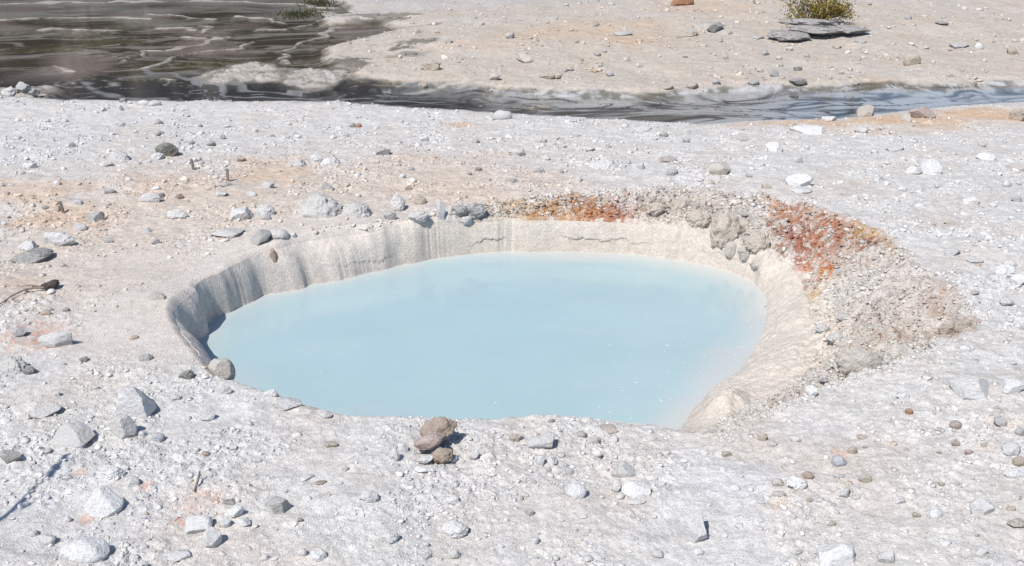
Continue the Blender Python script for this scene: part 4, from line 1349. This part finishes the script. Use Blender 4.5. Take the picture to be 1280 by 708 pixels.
me = make_mesh('foliage', np.array(LV), np.array(LF), leaf_material(), False, {'Col': np.array(LC)})
link('foliage', me, root)

# dark algae clumps at the edges of the far flat
for px, py, w, h, lab in ((376, 20, 44, 8, 'low dark olive plant clump on the far side of the water'), (403, 6, 40, 9, 'dark weedy bank tuft at the top of the far flat')):
    p = gpt(px, py, 0); s_ = math.dist(p, CAM) / FPX
    LV, LF, LC = [], [], []
    for j in range(700):
        c0 = np.array([rb.normal() * w * s_ * .3, rb.normal() * .35, abs(rb.normal()) * h * s_ * .22])
        d = rb.normal(size=3) * .5; d[2] = 1; d /= np.linalg.norm(d); s2 = np.cross(d, rb.normal(size=3)); s2 /= np.linalg.norm(s2)
        L = rb.uniform(.05, .10); n0 = len(LV)
        LV += [c0 - s2 * .012, c0 + s2 * .012, c0 + d * L]
        LF.append((n0, n0 + 1, n0 + 2)); LC += [np.array([.07, .068, .03]) * rb.uniform(.6, 1.4)] * 3
    o = link('weeds', make_mesh('weeds', np.array(LV), np.array(LF), leaf_material(), False, {'Col': np.array(LC)})); o.location = p
    tag(o, lab, 'weeds', None, 'stuff')

# floating flecks of mineral foam on the right part of the pool
rf = np.random.default_rng(4)
V, F, o_ = [], [], 0
def flecks(x0, x1, y0, y1, n):
    global o_
    for _ in range(n):
        q = on_plane(rf.uniform(x0, x1), rf.uniform(y0, y1), .001)
        t_, r_ = polar(q[0], q[1])
        if r_ > lookup(rW, t_) - .04: continue
        m = 6; s = rf.uniform(.003, .0075) * (1 + rf.random() ** 4)
        k0 = len(V)
        for a_ in range(m):
            rr_ = s * rf.uniform(.5, 1.2); V.append((q[0] + rr_ * 1.4 * math.cos(a_ / m * 6.283), q[1] + rr_ * math.sin(a_ / m * 6.283), .001))
        V.append((q[0], q[1], .001 + s * .4))
        for a_ in range(m): F.append((k0 + a_, k0 + (a_ + 1) % m, k0 + m))
flecks(760, 960, 390, 535, 70); flecks(830, 950, 420, 480, 40); flecks(560, 880, 480, 535, 14); flecks(340, 520, 380, 470, 8)
fm = NT_('white_foam'); fm.principled((.52, .57, .575), .5)
tag(link('foam', make_mesh('foam', V, np.array(F), fm.m, True)), 'white flecks of mineral foam floating on the milky water', 'foam', None, 'stuff')

# ---- what the dark flat mirrors: a bare brown hillside with a far-off wood
hx, hy = np.meshgrid(np.linspace(-150, 80, 90), np.linspace(0, 1, 26))
yy = 62 + 90 * hy + 10 * noise2(hx * .02, hy * 0, 5)
zz = plateau(hx, yy) - .5 + 46 * hy ** 1.1 * (1 + .3 * noise2(hx * .03, hy * 3, 6)) * sstep(85, 5, hx)
V = np.stack([hx, yy, zz], -1).reshape(-1, 3)
n_ = 90
i = np.arange(25)[:, None] * n_ + np.arange(89)
F = np.stack([i, i + 1, i + n_ + 1, i + n_], -1).reshape(-1, 4)
hm = NT_('brown_hillside'); g_ = hm.n('ShaderNodeNewGeometry'); nz_ = hm.noise(g_.outputs['Position'], .25, 5)
hm.principled(hm.ramp(nz_, [(.35, (.15, .125, .115)), (.65, (.085, .08, .06))]), .95)
tag(link('hills', make_mesh('hills', V, F, hm.m, True)), kind='structure')
rt = np.random.default_rng(8)
V, F, C_ = [], [], []
for k in range(150):
    x0, h0 = (rt.uniform(-75, -3) if k < 130 else rt.uniform(-3, 40)), rt.uniform(7, 15)
    y0 = rt.uniform(52, 70)
    z0 = float(plateau(np.array([x0]), np.array([y0]))[0])
    bare = rt.random() < .3
    v, f = tube([(x0, y0, z0 - .3), (x0, y0, z0 + h0 * .5), (x0, y0, z0 + h0)], [.16, .12, .03], 5)
    b0 = len(V); V += list(v); F += [tuple(q + b0 for q in ff) if len(set(ff)) == 4 else (ff[0] + b0, ff[1] + b0, ff[2] + b0, ff[2] + b0) for ff in f]; C_ += [(.12, .10, .085)] * len(v)
    if bare: continue
    for j in range(110):
        u = rt.random() ** .7; zt = z0 + h0 * (.1 + .9 * (1 - u)); rr_ = (.25 + 1.7 * u) * rt.uniform(.5, 1.1); an = rt.uniform(0, 6.283)
        c_, s_ = math.cos(an), math.sin(an); b0 = len(V)
        V += [(x0, y0, zt + .25), (x0 + rr_ * c_ - .35 * s_, y0 + rr_ * s_ + .35 * c_, zt - .3), (x0 + rr_ * 1.15 * c_, y0 + rr_ * 1.15 * s_, zt - .45), (x0 + rr_ * c_ + .35 * s_, y0 + rr_ * s_ - .35 * c_, zt - .3)]
        F.append((b0, b0 + 1, b0 + 2, b0 + 3)); C_ += [np.array([.036, .038, .026]) * rt.uniform(.7, 1.3)] * 4
o = quads('treeline', V, F, leaf_material(), None, False)
at = o.data.attributes.new('Col', 'FLOAT_COLOR', 'POINT'); at.data.foreach_set('color', np.concatenate([np.array(C_), np.ones((len(C_), 1))], 1).astype(f32).ravel())
tag(o, 'far-off conifer wood mirrored in the dark shallow water', 'wood', None, 'stuff')

# ---- the dead sapling just outside the frame whose branch throws the thin shadow at near left
sunv = np.array([math.cos(SUN_EL) * math.cos(SUN_AZ), math.cos(SUN_EL) * math.sin(SUN_AZ), math.sin(SUN_EL)])
def up(px, py, h): 
    g_ = gpt(px, py, 0); return g_ + sunv * (h / sunv[2])
br = [up(-60, 690, 1.9), up(0, 650, 2.1), up(30, 622, 2.2), up(60, 597, 2.28), up(92, 570, 2.36)]
root = bpy.data.objects.new('dead_sapling', None); col.objects.link(root)
foot = br[0] + np.array([-.5, -.25, 0]); fz = float(ground_hf(np.array([foot[0]]), np.array([foot[1]]))[0]); root.location = (foot[0], foot[1], fz)
rl = np.array([foot[0], foot[1], fz])
tag(root, 'bare dead sapling left of the view whose branch shadows the gravel', 'dead tree')
V, F = tube([np.array([0, 0, -.1]), np.array([.03, 0, .8]), np.array([-.02, .03, 1.6]), np.array([.02, .02, 2.6])], [.045, .04, .032, .01], 8, .15)
quads('trunk', V, F, MAT['bark'], root)
V, F = join([tube([np.array([-.02, .03, 1.55])] + [q - rl for q in br], [.03, .024, .018, .014, .012, .006], 6, .3),
             tube([br[2] - rl, up(20, 640, 2.12) - rl + np.array([0, 0, .06]), up(48, 622, 2.2) - rl], [.016, .02, .004], 5, .3),
             tube([br[3] - rl, up(72, 580, 2.34) - rl, up(86, 566, 2.4) - rl], [.02, .026, .01], 5, .5)])
quads('branch', V, F, MAT['bark'], root)
EXPOSURE = 0.55
# ------------------------------------------------------------------ light, sky, camera
sd = Vector((math.cos(SUN_EL) * math.cos(SUN_AZ), math.cos(SUN_EL) * math.sin(SUN_AZ), math.sin(SUN_EL)))
sl = bpy.data.lights.new('sun', 'SUN'); sl.energy = 3.7; sl.angle = R(.5); sl.color = (1, .965, .91)
so = bpy.data.objects.new('sun', sl); col.objects.link(so)
so.rotation_euler = (-sd).to_track_quat('-Z', 'Y').to_euler()
world = bpy.data.worlds.new('World'); scene.world = world; world.use_nodes = True
nt = world.node_tree; nt.nodes.clear()
sky = nt.nodes.new('ShaderNodeTexSky'); sky.sky_type = 'NISHITA'; sky.sun_disc = False
sky.sun_elevation = SUN_EL; sky.sun_rotation = math.atan2(sd.x, sd.y); sky.altitude = 2300; sky.dust_density = 1.0
bg = nt.nodes.new('ShaderNodeBackground'); bg.inputs[1].default_value = .11
wo = nt.nodes.new('ShaderNodeOutputWorld')
nt.links.new(sky.outputs[0], bg.inputs[0]); nt.links.new(bg.outputs[0], wo.inputs[0])
cd = bpy.data.cameras.new('camera'); co = bpy.data.objects.new('camera', cd); col.objects.link(co)
cd.sensor_width = 36; cd.lens = 18 / math.tan(R(25)); cd.clip_end = 6000; cd.clip_start = .05
co.location = CAM; co.rotation_euler = (R(90) - PITCH, 0, 0)
scene.camera = co
vs = scene.view_settings
vs.view_transform = 'Standard'; vs.look = 'None'; vs.gamma = 1; vs.use_curve_mapping = False; vs.exposure = EXPOSURE
scene.cycles.max_bounces = 6; scene.cycles.use_denoising = True
print('script', round(time.time() - T0, 1))
